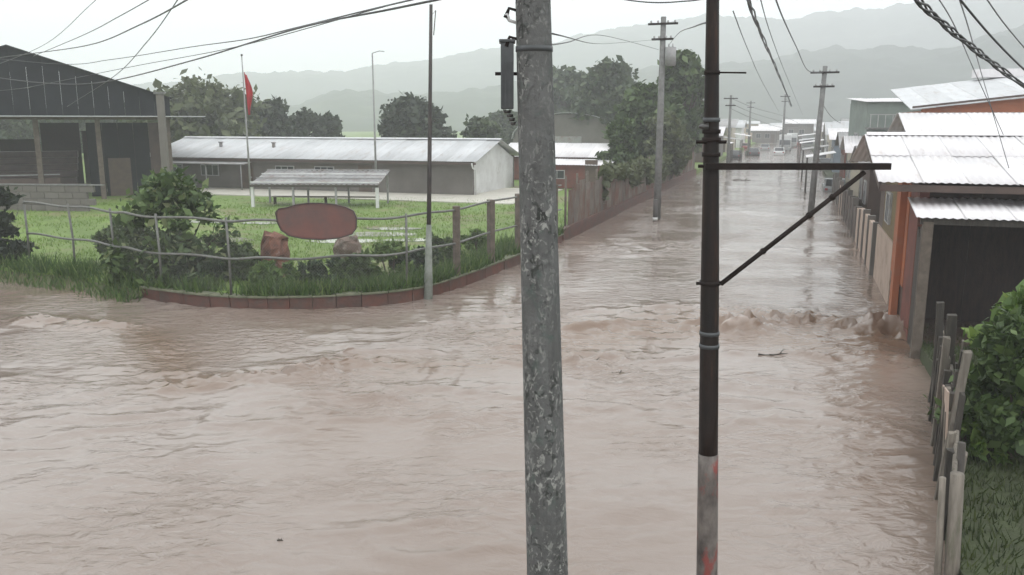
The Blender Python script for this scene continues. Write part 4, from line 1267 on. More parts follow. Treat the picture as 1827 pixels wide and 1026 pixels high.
# orange building with a tilted pale roof
c = W(1642, 218, 40)
ob = thing('orange_building', 'orange-walled building with a tilted pale roof above the white roofs', 'building', (c.x, 40, 0), -ROAD_A)
zl, zr_ = W(1640, 193, 40).z, W(1827, 166, 38).z
g = MB(); g.prism([(0, 0.2), (9, 0.2), (9, zl + (zr_ - zl) * 9 / 5.6), (0, zl)], 0.2); g.build('front_wall', M['wall_orange'], ob)
box_part(ob, 'side_wall', (0.1, 5, zl / 2), (0.2, 9.8, zl - 0.25), M['wall_orange'])
for i in range(10):
    xa, xb = -0.5 + i * 1.0, -0.5 + (i + 1) * 1.0 + 0.03
    f = lambda x, y: zl + 0.06 + (zr_ - zl) * x / 5.6 + 0.12 * y + 0.008 * (i % 2)
    g = MB(); g.slab([(xa, -0.5, f(xa, -0.5)), (xb, -0.5, f(xb, -0.5)), (xb, 10, f(xb, 10)), (xa, 10, f(xa, 10))], 0.04)
    g.build('roof_sheet', M['zinc'], ob)
g = MB(); g.slab([(-0.45, -0.53, zl - 0.02), (9, -0.53, zl - 0.02 + (zr_ - zl) * 9.45 / 5.6), (9, -0.53, zl + 0.08 + (zr_ - zl) * 9.45 / 5.6), (-0.45, -0.53, zl + 0.08)], 0.04)
g.build('fascia', M['wall_wet'], ob)
window(ob, (2.0, -0.13, 4.9), 1.0, 0.5, 'x')
g = MB(); g.box((0, 0, 0), (3.2, 0.8, 0.45)); o = g.build('roof_lantern', M['zinc_white'], ob); o.location = (5.2, 9.5, f(5.2, 9.5) + 0.2)
# small grey-green upper-storey house
c = W(1588, 218, 56)
gh = house('green_house', 'narrow two-storey grey-green house beside the tilted pale roof', (c.x + 0.4, 56, 0), 3.6, 5.5, 6.3, 0.35, M['wall_green'], M['zinc_white'], rz_=-R(10), wins=2, side_wins=1, door=False, ridge='mono', overhang=0.3)
box_part(gh, 'balcony', (0, -0.5, 4.6), (3.8, 0.95, 0.12), M['concrete'])
for i in range(9): box_part(gh, 'railing_bar', (-1.8 + i * 0.45, -0.95, 5.05), (0.04, 0.04, 0.8), M['frame'])
box_part(gh, 'railing_top', (0, -0.95, 5.48), (3.7, 0.05, 0.05), M['frame'])

# more houses down both sides of the street, fading into the rain
def along_street(side, d, off=0.0):
    base = (R0 if side > 0 else EDGE0) + U * d + V * off
    return (base.x, base.y, 0.0)


far = [
    (1, 20, 3.2, 5.5, 6, 3.0, 0.9, 'wall_wet', 'zinc_old', 'brown house with a rusty roof just past the corner house', 'x'),
    (1, 38, 4.0, 6.5, 6, 3.1, 1.0, 'wall_cream', 'zinc_white', 'cream house with a pale roof half-way down the street', 'x'),
    (1, 52, 4.5, 7, 7, 3.0, 1.2, 'wall_red', 'zinc_old', 'dark red house with weathered roof further down the street', 'x'),
    (1, 66, 4.2, 7, 7, 3.4, 1.0, 'wall_blue', 'zinc_white', 'grey-blue house with bright roof on the far street', 'mono'),
    (1, 82, 4.5, 7.5, 7, 3.6, 1.4, 'wall_cream', 'zinc', 'cream house with steep zinc roof on the far street', 'x'),
    (1, 98, 5.0, 8, 8, 3.6, 1.0, 'wall_white', 'zinc_old', 'white house where the street fades away', 'mono'),
    (1, 116, 5.0, 8, 8, 3.6, 1.4, 'wall_grey', 'zinc_white', 'grey house with white roof near the end of the street', 'x'),
    (1, 138, 5.5, 9, 8, 3.8, 1.2, 'wall_cream', 'zinc', 'cream zinc-roofed house near the end of the street', 'x'),
    (-1, 68, -3.6, 6, 7, 3.0, 1.1, 'wall_red', 'zinc', 'reddish house on the tree side of the street', 'x'),
    (-1, 84, -4.2, 7, 7, 3.2, 1.2, 'wall_grey', 'zinc_white', 'grey house with pale roof on the tree side', 'x'),
    (-1, 104, -4.5, 8, 8, 4.2, 1.3, 'wall_cream', 'zinc_old', 'cream house with rusty roof on the tree side', 'mono'),
    (-1, 128, -4.5, 8, 8, 4.0, 1.4, 'wall_white', 'zinc', 'white house furthest along the tree side', 'x'),
    (-1, 215, 2.5, 9, 9, 3.2, 1.3, 'wall_cream', 'zinc_white', 'cream house closing the view at the end of the street', 'x'),
    (1, 222, -4.5, 9, 9, 3.0, 1.2, 'wall_grey', 'zinc_white', 'grey house closing the view beside the last utility pole', 'x'),
]
cols = ('cream', 'grey', 'white', 'pink', 'white', 'grey')
spots = ('behind the trucks', 'beside the last cars', 'above the far cars', 'over the far crossarm end', 'near the misty far pole', 'in the haze past the street', 'at the foot of the hill', 'by the end of the street trees')
for i in range(24):
    ci = (i * 5 + 1 + i // 8) % 6
    of_ = -25 + i * 2.5
    far.append((1, 112 + (i * 37) % 110 + (75 if -17 < of_ < 3 else 0), of_, 3.6 + (i * 7) % 4, 5, 2.5 + (i * 11) % 5 * 0.5 + (i // 8) * 0.2, 0.8 + 0.15 * (i % 4), 'wall_' + cols[ci], ('zinc_white', 'zinc', 'zinc_old')[i % 3],
                ('lower ', 'upper ', 'smaller ')[i // 8] + cols[ci] + ' house ' + spots[i % 8], ('x', 'mono')[i % 2]))
for sd_, d, off, w, dp, h, rs, mw, mr, lb_, rg in far:
    house('street_house', lb_, along_street(sd_, d, off), w, dp, h, rs, M[mw], M[mr], wins=2, side_wins=2, ridge=rg, group='houses along the flooded street', sheet_w=2.0)

# low compound wall along the right edge past the corner house
cw = thing('compound_wall', 'low stained wall along the street edge past the corner house', 'wall', tuple(R0), -ROAD_A)
for i in range(16):
    hh = random.choice((1.3, 1.5, 1.7, 1.4)) if i > 2 else 1.6
    box_part(cw, 'panel', (-0.02 + 0.01 * (i % 2), 10.6 + i * 2.2, hh / 2 - 0.45), (0.15, 2.18, hh + 0.9), M[random.choice(('wall_wet', 'wall_pink', 'wall_grey', 'wall_wet')) if i > 2 else 'wall_pink'])
    box_part(cw, 'pier', (-0.02, 9.5 + i * 2.2, hh / 2 - 0.4), (0.25, 0.25, hh + 1.1), M['wall_grey'])

# ---------------------------------------------------------------- vehicles stranded down the street
def vehicle(name, label, loc, rz_, m, kind='car', cat='car'):
    t = thing(name, label, cat, loc, rz_)
    if kind == 'car':
        L, wd = 4.2, 1.65
        prof = [(-2.1, 0.35), (2.1, 0.35), (2.12, 0.75), (1.95, 0.92), (1.0, 1.0), (-1.95, 1.0), (-2.1, 0.8)]
        g = MB(); g.prism(prof, wd); g.build('body', m, t, bevel=0.06)
        cab = [(1.0, 1.0), (0.45, 1.45), (-1.2, 1.48), (-1.9, 1.0)]
        g = MB(); g.prism(cab, wd - 0.2); g.build('cabin', m, t, bevel=0.05)
        for s_ in (-1, 1):
            g = MB(); g.prism([(0.85, 1.03), (0.4, 1.39), (-0.35, 1.41), (-0.35, 1.03)], 0.02); g.build('side_window', M['glass'], t).location = (0, s_ * (wd / 2 - 0.098), 0)
            g = MB(); g.prism([(-0.42, 1.03), (-0.42, 1.41), (-1.15, 1.42), (-1.7, 1.03)], 0.02); g.build('side_window', M['glass'], t).location = (0, s_ * (wd / 2 - 0.098), 0)
        g = MB(); g.slab([(1.03, -0.66, 1.03), (1.03, 0.66, 1.03), (0.5, 0.62, 1.43), (0.5, -0.62, 1.43)], 0.015); g.build('windscreen', M['glass'], t)
        g = MB(); g.slab([(-1.9, 0.66, 1.03), (-1.9, -0.66, 1.03), (-1.27, -0.62, 1.45), (-1.27, 0.62, 1.45)], 0.015); g.build('rear_window', M['glass'], t)
        wh = ((1.3, 0.3), (-1.3, 0.3)); xf, xr, zl_ = 2.12, -2.12, 0.72
    else:
        L, wd = 6.4, 2.1
        g = MB(); g.box((-1.0, 0, 1.9), (4.4, wd, 2.4)); g.build('cargo_box', m, t, bevel=0.04)
        prof = [(1.35, 0.5), (3.2, 0.5), (3.22, 1.3), (3.0, 2.3), (1.35, 2.35)]
        g = MB(); g.prism(prof, wd - 0.1); g.build('cab', M['car_silver'], t, bevel=0.06)
        g = MB(); g.box((0, 0, 0.6), (6.0, 0.9, 0.2)); g.build('chassis', M['tyre'], t)
        g = MB(); g.slab([(3.225, -0.9, 1.4), (3.225, 0.9, 1.4), (3.03, 0.85, 2.2), (3.03, -0.85, 2.2)], 0.015); g.build('windscreen', M['glass'], t)
        for s_ in (-1, 1):
            box_part(t, 'side_window', (2.45, s_ * (wd / 2 - 0.045), 1.8), (0.9, 0.02, 0.6), M['glass'])
        wh = ((2.3, 0.42), (-2.0, 0.42)); xf, xr, zl_ = 3.23, -3.22, 0.9
    for x, r in wh:
        for s_ in (-1, 1):
            g = MB(); g.tube([(0, -0.1, 0), (0, 0.1, 0)], r, 14); w_ = g.build('wheel', M['tyre'], t); w_.location = (x, s_ * (wd / 2 - 0.08), r)
            g = MB(); g.tube([(0, -0.11, 0), (0, 0.11, 0)], r * 0.55, 10); g.build('rim', M['pole_grey'], w_)
    for s_ in (-1, 1):
        box_part(t, 'headlight', (xf, s_ * wd * 0.36, zl_), (0.06, 0.32, 0.14), M['lamp'])
        box_part(t, 'tail_light', (xr, s_ * wd * 0.38, zl_ + 0.05), (0.06, 0.2, 0.16), M['tail'])
    return t


def on_road(px, py, z=-0.35):
    p = G(px, py)
    return (p.x, p.y, z)


ra = math.pi / 2 - ROAD_A
vehicle('parked_car', 'grey car sunk to its windows by the low wall, nearest car in the flood', on_road(1488, 338, -0.62), ra, M['car_silver'])
vehicle('box_truck', 'white box truck in the middle of the far street', on_road(1400, 268), ra + math.pi, M['car_white'], 'truck', 'truck')
vehicle('box_truck', 'smaller pale truck parked beside the white box truck', on_road(1440, 266), ra + math.pi, M['car_silver'], 'truck', 'truck')
vehicle('parked_car', 'dark car on the far street near the tree side', on_road(1342, 277), ra + 0.2, M['car_dark'])
vehicle('parked_car', 'dark car on the far street in front of the trucks', on_road(1463, 287), ra, M['car_dark'])
vehicle('parked_car', 'red car on the far street beyond the crossarm', on_road(1330, 266), ra + math.pi, M['car_red'])
vehicle('parked_car', 'white car at the far street edge by the houses', on_road(1462, 275), ra, M['car_white'])
vehicle('parked_car', 'silver car behind the dark car on the far street', on_road(1365, 268), ra, M['car_silver'])

vehicle('box_truck', 'pale truck half hidden behind the trucks at the street end', on_road(1412, 262), ra + math.pi, M['car_white'], 'truck', 'truck')
vehicle('box_truck', 'truck with pale box at the tree side of the street end', on_road(1318, 263), ra, M['car_white'], 'truck', 'truck')
vehicle('parked_car', 'dark car close to the low wall past the grey sunk car', on_road(1472, 300), ra + 0.1, M['car_dark'])
vehicle('parked_car', 'white car in the middle of the far street before the trucks', on_road(1390, 276), ra, M['car_white'])
vehicle('parked_car', 'red car furthest along the street', on_road(1424, 259), ra, M['car_red'])
vehicle('parked_car', 'dark car behind the slim far pole', on_road(1312, 282), ra, M['car_dark'])


def awning(label, side, d, w, dep, h, m, dz=0.35):
    b_ = (R0 if side > 0 else EDGE0) + U * d
    t = thing('street_awning', label, 'awning', (b_.x, b_.y, 0), -ROAD_A, 'awnings along the far street')
    s_ = -1 if side > 0 else 1
    for i in range(int(w)):
        g = MB(); q = [(s_ * dep, i, h), (s_ * dep, i + 1.02, h), (0, i + 1.02, h + dz), (0, i, h + dz)]
        if s_ > 0: q = q[::-1]
        q = [(x, y, z + 0.006 * (i % 2)) for x, y, z in q]
        g.slab(q, 0.03); g.build('sheet', m, t)
    for yy in (0.2, w / 2, w - 0.2):
        g = MB(); g.tube([(s_ * (dep - 0.1), yy, -0.8), (s_ * (dep - 0.1), yy, h - 0.02)], 0.05, 6); g.build('post', M['wood_dark'], t, True)
    return t


awning('white awning over the street edge past the low wall', 1, 44, 4, 2.0, 2.5, M['zinc_white'])
awning('rusty awning next along from the white one', 1, 58, 5, 2.2, 2.6, M['zinc_old'])
awning('pale awning below the grey-blue house', 1, 74, 5, 2.4, 2.8, M['zinc_white'])
awning('long zinc awning far down the house side', 1, 92, 6, 2.5, 2.7, M['zinc'])
awning('last awning on the house side of the street', 1, 110, 6, 2.6, 3.0, M['zinc_white'])
awning('first awning on the tree side beyond the sheet fence', -1, 66, 4, 2.2, 2.6, M['zinc_white'])
awning('rusty awning on the tree side', -1, 80, 5, 2.4, 2.7, M['zinc_old'])
awning('pale awning far down the tree side', -1, 100, 6, 2.4, 2.9, M['zinc_white'])

# ---------------------------------------------------------------- utility poles
# big mottled concrete pole
cp = thing('concrete_pole', 'thick mottled concrete utility pole close in front', 'utility pole', (0.355, 6.7, -1.0))
axis = lambda z: Vector((0.31 + (0.16 - 0.31) * (z - 1.13) / (5.91 - 1.13) - 0.355, 0, z + 1.0))
rad = lambda z: 0.5 * (0.358 + (0.268 - 0.358) * (z - 1.13) / (5.91 - 1.13))
zz = [-1 + 0.25 * i for i in range(41)]
g = MB(); g.tube([axis(z) for z in zz], [rad(z) for z in zz], 28)
g.build('shaft', M['lichen'], cp, True)
dv = axis(5.35) + Vector((-rad(5.35) - 0.075, 0.05, 0))
u_ = box_part(cp, 'service_box', tuple(dv), (0.10, 0.16, 0.50), M['device'], bevel=0.008)
for i in range(4): box_part(u_, 'rib', (-0.045 + i * 0.03, -0.085, -0.06), (0.008, 0.02, 0.34), M['device'])
box_part(u_, 'lid', (0, 0, 0.262), (0.125, 0.18, 0.022), M['device'], bevel=0.005)
box_part(u_, 'bracket', (-0.01, 0, 0.02), (0.17, 0.03, 0.025), M['steel_brown'])
g = MB()
for i, (dx_, dz_) in enumerate(((0.0, -0.27), (0.02, -0.30), (0.035, -0.33), (0.045, -0.36))):
    g.tube([(dx_, 0, dz_ + 0.012), (dx_, 0, dz_ - 0.012)], [0.035 - 0.003 * i, 0.028 - 0.003 * i], 10)
g.build('bushing', M['insulator_dark'], u_, True)
for i, z in enumerate((5.62, 5.74, 5.83)):
    p = axis(z) + Vector((-rad(z) - 0.03, -0.02, 0))
    g = MB(); g.tube([(0.05, 0, 0), (-0.02, 0, 0.02), (-0.045, 0, 0.07 if i % 2 else -0.05)], [0.012, 0.012, 0.02], 8)
    g.build('hook', M['insulator' if i % 2 else 'steel_brown'], cp, True).location = p
for z in (5.55,):
    g = MB(); g.tube([axis(z) - Vector((0, 0, 0.02)), axis(z) + Vector((0, 0, 0.02))], rad(z) + 0.006, 28)
    g.build('band', M['device'], cp, True)

# slim dark pole with crossarm and brace
dp = thing('dark_pole', 'slim dark steel pole with a pale peeling foot, a crossarm and a diagonal brace', 'utility pole', (1.93, 7.5, -1.0))
ax2 = lambda z: Vector((1.90 + (1.71 - 1.90) * (z - 0.67) / (6.02 - 0.67) - 1.93, 0, z + 1.0))
rd2 = lambda z: float(np.interp(z, (-1, 0.7, 1.9, 3.6, 6.0, 8.5), (0.099, 0.097, 0.090, 0.082, 0.054, 0.045)))
zs = [1.93 + 0.25 * i for i in range(27)]
g = MB(); g.tube([ax2(z) for z in zs], [rd2(z) for z in zs], 18); g.build('shaft', M['creosote'], dp, True)
zs = [-1 + 0.18 * i for i in range(17)]
g = MB(); g.tube([ax2(z) for z in zs[:-1]] + [ax2(1.929)], [rd2(z) + 0.004 for z in zs[:-1]] + [rd2(1.929) + 0.004], 18); g.build('painted_foot', M['pole_base'], dp, True)
armz = 4.62
A0 = ax2(armz)
g = MB(); g.box((0, 0, 0), (1.62, 0.06, 0.058)); o = g.build('crossarm', M['steel_brown'], dp, bevel=0.004); o.location = A0 + Vector((0.74, -0.075, 0.0))
br0, br1 = ax2(3.57) + Vector((0.08, -0.075, 0)), A0 + Vector((1.33, -0.075, -0.05))
g = MB(); g.tube([br0, br1], 0.022, 8); g.build('brace', M['steel_brown'], dp, True)
for fpos in (0.3, 0.62, 0.78):
    g = MB(); q = br0.lerp(br1, fpos); g.tube([q - (br1 - br0).normalized() * 0.015, q + (br1 - br0).normalized() * 0.015], 0.03, 8); g.build('brace_clip', M['steel_brown'], dp)
for z, e in ((3.57, 0.012), (3.10, 0.008), (2.98, 0.008), (4.72, 0.012), (4.85, 0.016), (4.92, 0.014), (5.02, 0.01), (5.42, 0.008)):
    g = MB(); g.tube([ax2(z) - Vector((0, 0, 0.018)), ax2(z) + Vector((0, 0, 0.018))], rd2(z) + e, 16)
    g.build('clamp', M['device' if z in (3.10, 2.98, 5.02) else 'steel_brown'], dp, True)
for z, L_ in ((3.57, 0.13), (4.62, 0.12), (4.83, 0.14)):
    g = MB(); g.tube([ax2(z) + Vector((-L_, -0.03, 0)), ax2(z) + Vector((L_ * 0.9, -0.03, 0))], 0.015, 8); g.build('bolt', M['steel_brown'], dp, True)
g = MB(); g.tube([ax2(5.42) + Vector((-0.08, -0.06, 0)), ax2(5.42) + Vector((0.28, -0.06, -0.004))], 0.008, 6); g.build('rod', M['steel_brown'], dp, True)
g = MB(); g.tube([ax2(4.96) + Vector((-0.12, -0.05, 0)), ax2(4.96) + Vector((-0.04, -0.05, 0))], [0.012, 0.035], 8); g.build('shackle', M['insulator_dark'], dp, True)

# slim black pole by the fence corner, standing just outside the wall
pb = G(764, 533)
bpz = thing('slim_pole', 'thin black pole with a pale foot standing at the fence bend', 'pole', (pb.x, pb.y, -0.8))
tp_ = W(769, 8, pb.y)
d_ = Vector((tp_.x - pb.x, 0, tp_.z))
f_ = lambda z: Vector((d_.x * z / tp_.z, 0, z + 0.8))
g = MB(); g.tube([f_(2.15), f_(4), f_(6), f_(tp_.z)], [0.066, 0.06, 0.052, 0.045], 10); g.build('shaft', M['pole_dark'], bpz, True)
g = MB(); g.tube([f_(-0.8), f_(0.5), f_(2.149)], [0.14, 0.125, 0.075], 10); g.build('foot', M['pole_pale'], bpz, True)
g = MB(); g.tube([f_(tp_.z - 0.3), f_(tp_.z - 0.2) + Vector((0.13, 0, 0.05)), f_(tp_.z - 0.8) + Vector((0.08, 0, 0))], 0.014, 6); g.build('top_hook', M['pole_dark'], bpz, True)

# flagpole with red flag
fp = W(440, 218, 54)
fl = thing('flagpole', 'thin grey flagpole in front of the long building', 'flagpole', (fp.x, 54, FIELD_Z))
zt = W(438, 100, 54).z - FIELD_Z
g = MB(); g.tube([(0, 0, 0), (-0.03, 0, zt * 0.5), (-0.06, 0, zt)], [0.07, 0.055, 0.035], 8); g.build('mast', M['pole_grey'], fl, True)
g = MB(); g.tube([(-0.06, 0, zt), (-0.06, 0, zt + 0.12)], 0.06, 8); g.build('finial', M['pole_dark'], fl, True)
z1f, z0f = W(438, 128, 54).z, W(438, 205, 54).z
fg = MB()
for j in range(13):
    f = j / 12
    wd = 0.16 + 0.3 * math.sin(math.pi * min(1, f * 1.1)) * (0.8 + 0.2 * math.sin(5 * f))
    for i in range(7):
        x = i / 6
        fg.v.append((fp.x + 0.02 + x * wd + 0.12 * f, 53.98 + 0.10 * math.sin(x * 9 + f * 2) * (0.4 + x), z1f + (z0f - z1f) * f - 0.25 * x * (1 - f)))
for j in range(12):
    for i in range(6):
        fg.f.append((j * 7 + i, j * 7 + i + 1, (j + 1) * 7 + i + 1, (j + 1) * 7 + i))
o = fg.build('flag', M['flag'], None, True)
md = o.modifiers.new('thick', 'SOLIDIFY'); md.thickness = 0.01
tag(o, 'limp red flag hanging from the thin grey flagpole', 'flag')
# two thin grey poles in the yard
p = W(668, 218, 50)
lp_ = thing('lamp_pole', 'faint thin grey pole at the end of the open shelter', 'pole', (p.x, 50, FIELD_Z))
zt = W(666, 95, 50).z - FIELD_Z
g = MB(); g.tube([(0, 0, 0), (0, 0, zt)], [0.075, 0.04], 8); g.build('shaft', M['pole_grey'], lp_, True)
g = MB(); g.tube([(0, 0, zt), (0.4, 0, zt + 0.12), (0.7, 0, zt + 0.1)], 0.025, 6); g.build('arm', M['pole_grey'], lp_, True)
p = W(289, 218, 49)
lp2 = thing('lamp_pole', 'grey square post standing against the end of the dark hall', 'pole', (p.x, 49, FIELD_Z))
zt = W(289, 168, 49).z - FIELD_Z
g = MB(); g.box((0, 0, zt / 2), (0.36, 0.3, zt)); g.build('shaft', M['wall_grey'], lp2, bevel=0.02)
g = MB(); g.box((0, 0, zt + 0.06), (0.55, 0.4, 0.12)); g.build('cap', M['concrete'], lp2)


def far_pole(label, px, base_y, top_y, r, extra=True, lean=0.0):
    b_ = G(px, base_y); zt = W(px, top_y, b_.y).z
    t = thing('street_pole', label, 'utility pole', (b_.x, b_.y, -0.8), -ROAD_A, 'utility poles down the street')
    g = MB(); g.tube([(0, 0, 0), (lean * 0.5, 0, zt * 0.5 + 0.8), (lean, 0, zt + 0.8)], [r * 1.2, r, r * 0.8], 10); g.build('shaft', M['concrete'], t, True)
    for k_, dz in enumerate((0.35, 1.1)):
        o = box_part(t, 'crossarm', (lean, -0.12, zt + 0.8 - dz), (1.5 - 0.4 * k_, 0.09, 0.1), M['steel_brown'])
        for s_ in (-0.6, -0.25, 0.25, 0.6):
            g = MB(); g.tube([(0, 0, 0.05), (0, 0, 0.1), (0, 0, 0.17)], [0.03, 0.06, 0.04], 8); g.build('insulator', M['insulator'], o, True).location = (s_ * (1.0 - 0.3 * k_), 0, 0)
    if extra:
        g = MB(); g.tube([(0, 0, 0), (0, 0, 0.9)], 0.28, 14); tr_ = g.build('transformer', M['pole_grey'], t, True); tr_.location = (lean + 0.42, -0.05, zt - 1.6)
        for s_ in (-0.1, 0.1):
            g = MB(); g.tube([(0, 0, 0.9), (0, 0, 1.08)], [0.05, 0.03], 8); g.build('bushing', M['insulator'], tr_, True).location = (s_, 0, 0)
    return b_, zt


PA = far_pole('concrete street pole with a transformer in front of the leafy trees', 1172, 390, 30, 0.17)
PB = far_pole('concrete street pole on the house side of the flooded street', 1446, 378, 118, 0.16, False, 0.25)
g_ = thing('marker_post', 'short dark post with a white band at the foot of the transformer pole', 'post', tuple(G(1166, 392) + Vector((0, -0.5, -0.6))))
g = MB(); g.tube([(0, 0, 0), (0, 0, 1.7)], 0.12, 10); g.build('shaft', M['pole_dark'], g_, True)
g = MB(); g.tube([(0, 0, 0.62), (0, 0, 0.78)], 0.128, 10); g.build('band', M['wall_white'], g_, True)
PC = far_pole('slim far pole right behind the dark steel pole', 1298, 300, 170, 0.16, False)
PD = far_pole('small far pole in the mist over the town roofs', 1395, 276, 168, 0.18, False)
PE = far_pole('most distant pole standing beside the trucks', 1335, 270, 180, 0.18, False)

# ---------------------------------------------------------------- overhead cables
def cable(label, P_, r=0.009, n_=10, twist=0, name='overhead_cable', group='overhead cables'):
    Q = spline(P_, n_)
    if not twist:
        g = MB(); g.tube(Q, r, 6)
        return tag(g.build(name, M['cable'], None, True), label, 'cable', group)
    t = thing(name, label, 'cable', tuple(Q[0]), 0, group)
    for k_ in range(twist):
        pts = []
        for i, p in enumerate(Q):
            a = i * 0.55 + k_ * 2 * math.pi / twist
            rr = r * 1.6 * (1 + 1.2 * abs(math.sin(i * 0.37)))
            pts.append(p - Q[0] + Vector((math.cos(a) * rr * 0.5, 0, math.sin(a) * rr)))
        g = MB(); g.tube(pts, r, 6); g.build('strand', M['cable'], t, True)
    return t


cable('long sagging cable crossing the dark hall roof', [W(-120, 118, 26), W(0, 139, 24), W(110, 150, 22), W(200, 144, 20), W(350, 106, 16), W(530, 51, 12.5), W(700, 16, 9.5), W(915, -28, 6.9)], 0.012)
cable('cable running just above the long sagging one', [W(-120, 92, 30), W(100, 114, 27), W(200, 106, 24), W(340, 84, 19), W(440, 70, 15.5), W(530, 49, 12.8), W(690, 10, 9.6), W(915, -40, 6.9)], 0.009)
cable('cable slanting steeply over the hall ridge', [W(-60, 110, 28), W(45, 97, 25), W(160, 80, 20), W(250, 44, 15), W(340, -4, 11), W(420, -55, 9)], 0.011)
cable('faint upper cable in the corner of the sky over the hall', [W(-40, 128, 34), W(75, 82, 28), W(160, 10, 22), W(230, -60, 17)], 0.008)
cable('faint cable crossing the long sagging one over the hall eave', [W(120, 190, 40), W(205, 135, 32), W(262, 75, 24), W(310, 10, 18), W(340, -40, 15)], 0.012)
pA = PA[0] + Vector((0, 0, PA[1] - 0.4))
cable('thin cable from the concrete pole to the transformer pole', [W(965, 82, 6.75), W(1010, 76, 14), W(1080, 64, 28), pA + Vector((-0.2, 0, -1.2))], 0.010)
cable('thin cable from the transformer pole to the dark pole', [pA + Vector((0.3, 0, -1.0)), W(1210, 60, 28), W(1240, 47, 14), W(1262, 40, 7.6)], 0.010)
pB = PB[0] + Vector((0.2, 0, PB[1]))
cable('heavy dark cable bundle dropping steeply towards the far street', [W(1322, -40, 12), W(1338, 8, 16), W(1362, 70, 24), W(1388, 130, 40), W(1412, 190, 75), PD[0] + Vector((0, 0, PD[1] - 0.5))], 0.018, twist=3)
cable('single cable dropping to the pole on the house side of the street', [W(1378, -20, 14), W(1396, 30, 18), W(1420, 82, 26), W(1442, 126, 42), pB + Vector((0, 0, -0.35))], 0.016)
cable('cable sagging from the house-side pole over the town roofs', [pB + Vector((0, 0, -0.4)), W(1466, 180, 60), W(1490, 214, 90), W(1520, 228, 120)], 0.03)
cable('thin cable beside the heavy dark bundle', [W(1308, 20, 14), W(1335, 90, 24), W(1362, 150, 44), W(1390, 200, 90)], 0.010)
cable('thick twisted cable bundle coming down over the white roofs', [W(1590, -50, 7.0), W(1637, 0, 7.6), W(1690, 48, 8.3), W(1745, 92, 9.2), W(1800, 134, 10.4), W(1900, 205, 12.5)], 0.010, twist=4)
cable('single cable just above the thick twisted bundle', [W(1690, -30, 8.0), W(1730, 20, 8.7), W(1775, 72, 9.6), W(1827, 124, 10.8), W(1900, 190, 12.5)], 0.012)
cable('thin cable falling across the orange wall', [W(1705, -20, 9), W(1725, 40, 11), W(1745, 110, 15), W(1768, 190, 19), W(1800, 300, 17.5)], 0.008)
cable('short dark cable along the top of the view between two poles', [W(1000, -20, 8), W(1143, 3, 7.6), W(1225, 2, 7.5), W(1268, -4, 7.5)], 0.006)
cable('faint high cable parallel to the steep one over the hall', [W(60, 100, 26), W(150, 62, 20), W(215, 28, 16), W(300, -20, 12)], 0.008)
cable('pale thin cable low across the face of the dark hall', [W(-60, 168, 27), W(35, 158, 24), W(70, 152, 22), W(240, 118, 18), W(420, 84, 14), W(700, 8, 9.4), W(915, -50, 6.9)], 0.006)
cable('faint cable falling behind the thick twisted bundle', [W(1655, -30, 11), W(1700, 40, 13), W(1740, 130, 17), W(1790, 240, 19)], 0.009)
cable('thin cable running with the heavy bundle towards the far town', [W(1352, -20, 13), W(1378, 70, 23), W(1405, 140, 45), W(1432, 205, 100)], 0.010)
cable('thin cable crossing above the tilted pale roof', [W(1745, -25, 9), W(1790, 40, 10.5), W(1840, 100, 12.5)], 0.008)
cable('long thin cable over the street trees', [W(985, 60, 8), W(1080, 78, 30), W(1178, 70, 44.5)], 0.008)
for i, (y0, y1) in enumerate(((186, 228), (196, 226), (206, 224))):
    cable(('upper', 'middle', 'lower')[i] + ' of three far cables fanning from the slim far pole', [PC[0] + Vector((0.2, 0, PC[1] - 0.4 - i * 0.55)), W(1350, y0 + 8, 100), W(1400, y0 + 22, 118), W(1440, y1, 140)], 0.02)

# ---------------------------------------------------------------- near wooden fence and yard plants, right
nf = thing('picket_fence', 'broken weathered wooden fence at the water edge, with leaning pickets', 'fence', (0, 0, 0))


def picket(px, base_z, y_top, Y, w, t=0.04, lean=0.0, leany=0.0, m='wood', top_px=None):
    b_ = W(px, 600, Y); b_.z = base_z
    tp = W(top_px if top_px else px, y_top, Y)
    h = tp.z - base_z
    g = MB()
    dx = tp.x - b_.x
    g.hexa([(-w / 2, -t / 2, 0), (w / 2, -t / 2, 0), (w / 2, t / 2, 0), (-w / 2, t / 2, 0),
            (dx - w / 2, -t / 2 + leany, h - random.uniform(0, .04)), (dx + w / 2, -t / 2 + leany, h - random.uniform(0, .06)), (dx + w / 2, t / 2 + leany, h), (dx - w / 2, t / 2 + leany, h)])
    o = g.build('picket', M[m], nf, bevel=0.006)
    o.location = b_
    return o


def fpost(px, y_top, Y, w, m='wood', base_z=-0.6, name='post', top_px=None):
    b_ = W(px, 600, Y); tp = W(top_px if top_px else px, y_top, Y)
    g = MB()
    h = tp.z - base_z
    dx = tp.x - b_.x
    g.tube([(0, 0, 0), (dx * 0.5 + 0.01, 0, h * 0.5), (dx, 0, h)], [w * 0.55, w * 0.5, w * 0.46], 9)
    o = g.build(name, M[m], nf, True)
    o.location = (b_.x, Y, base_z)
    return o


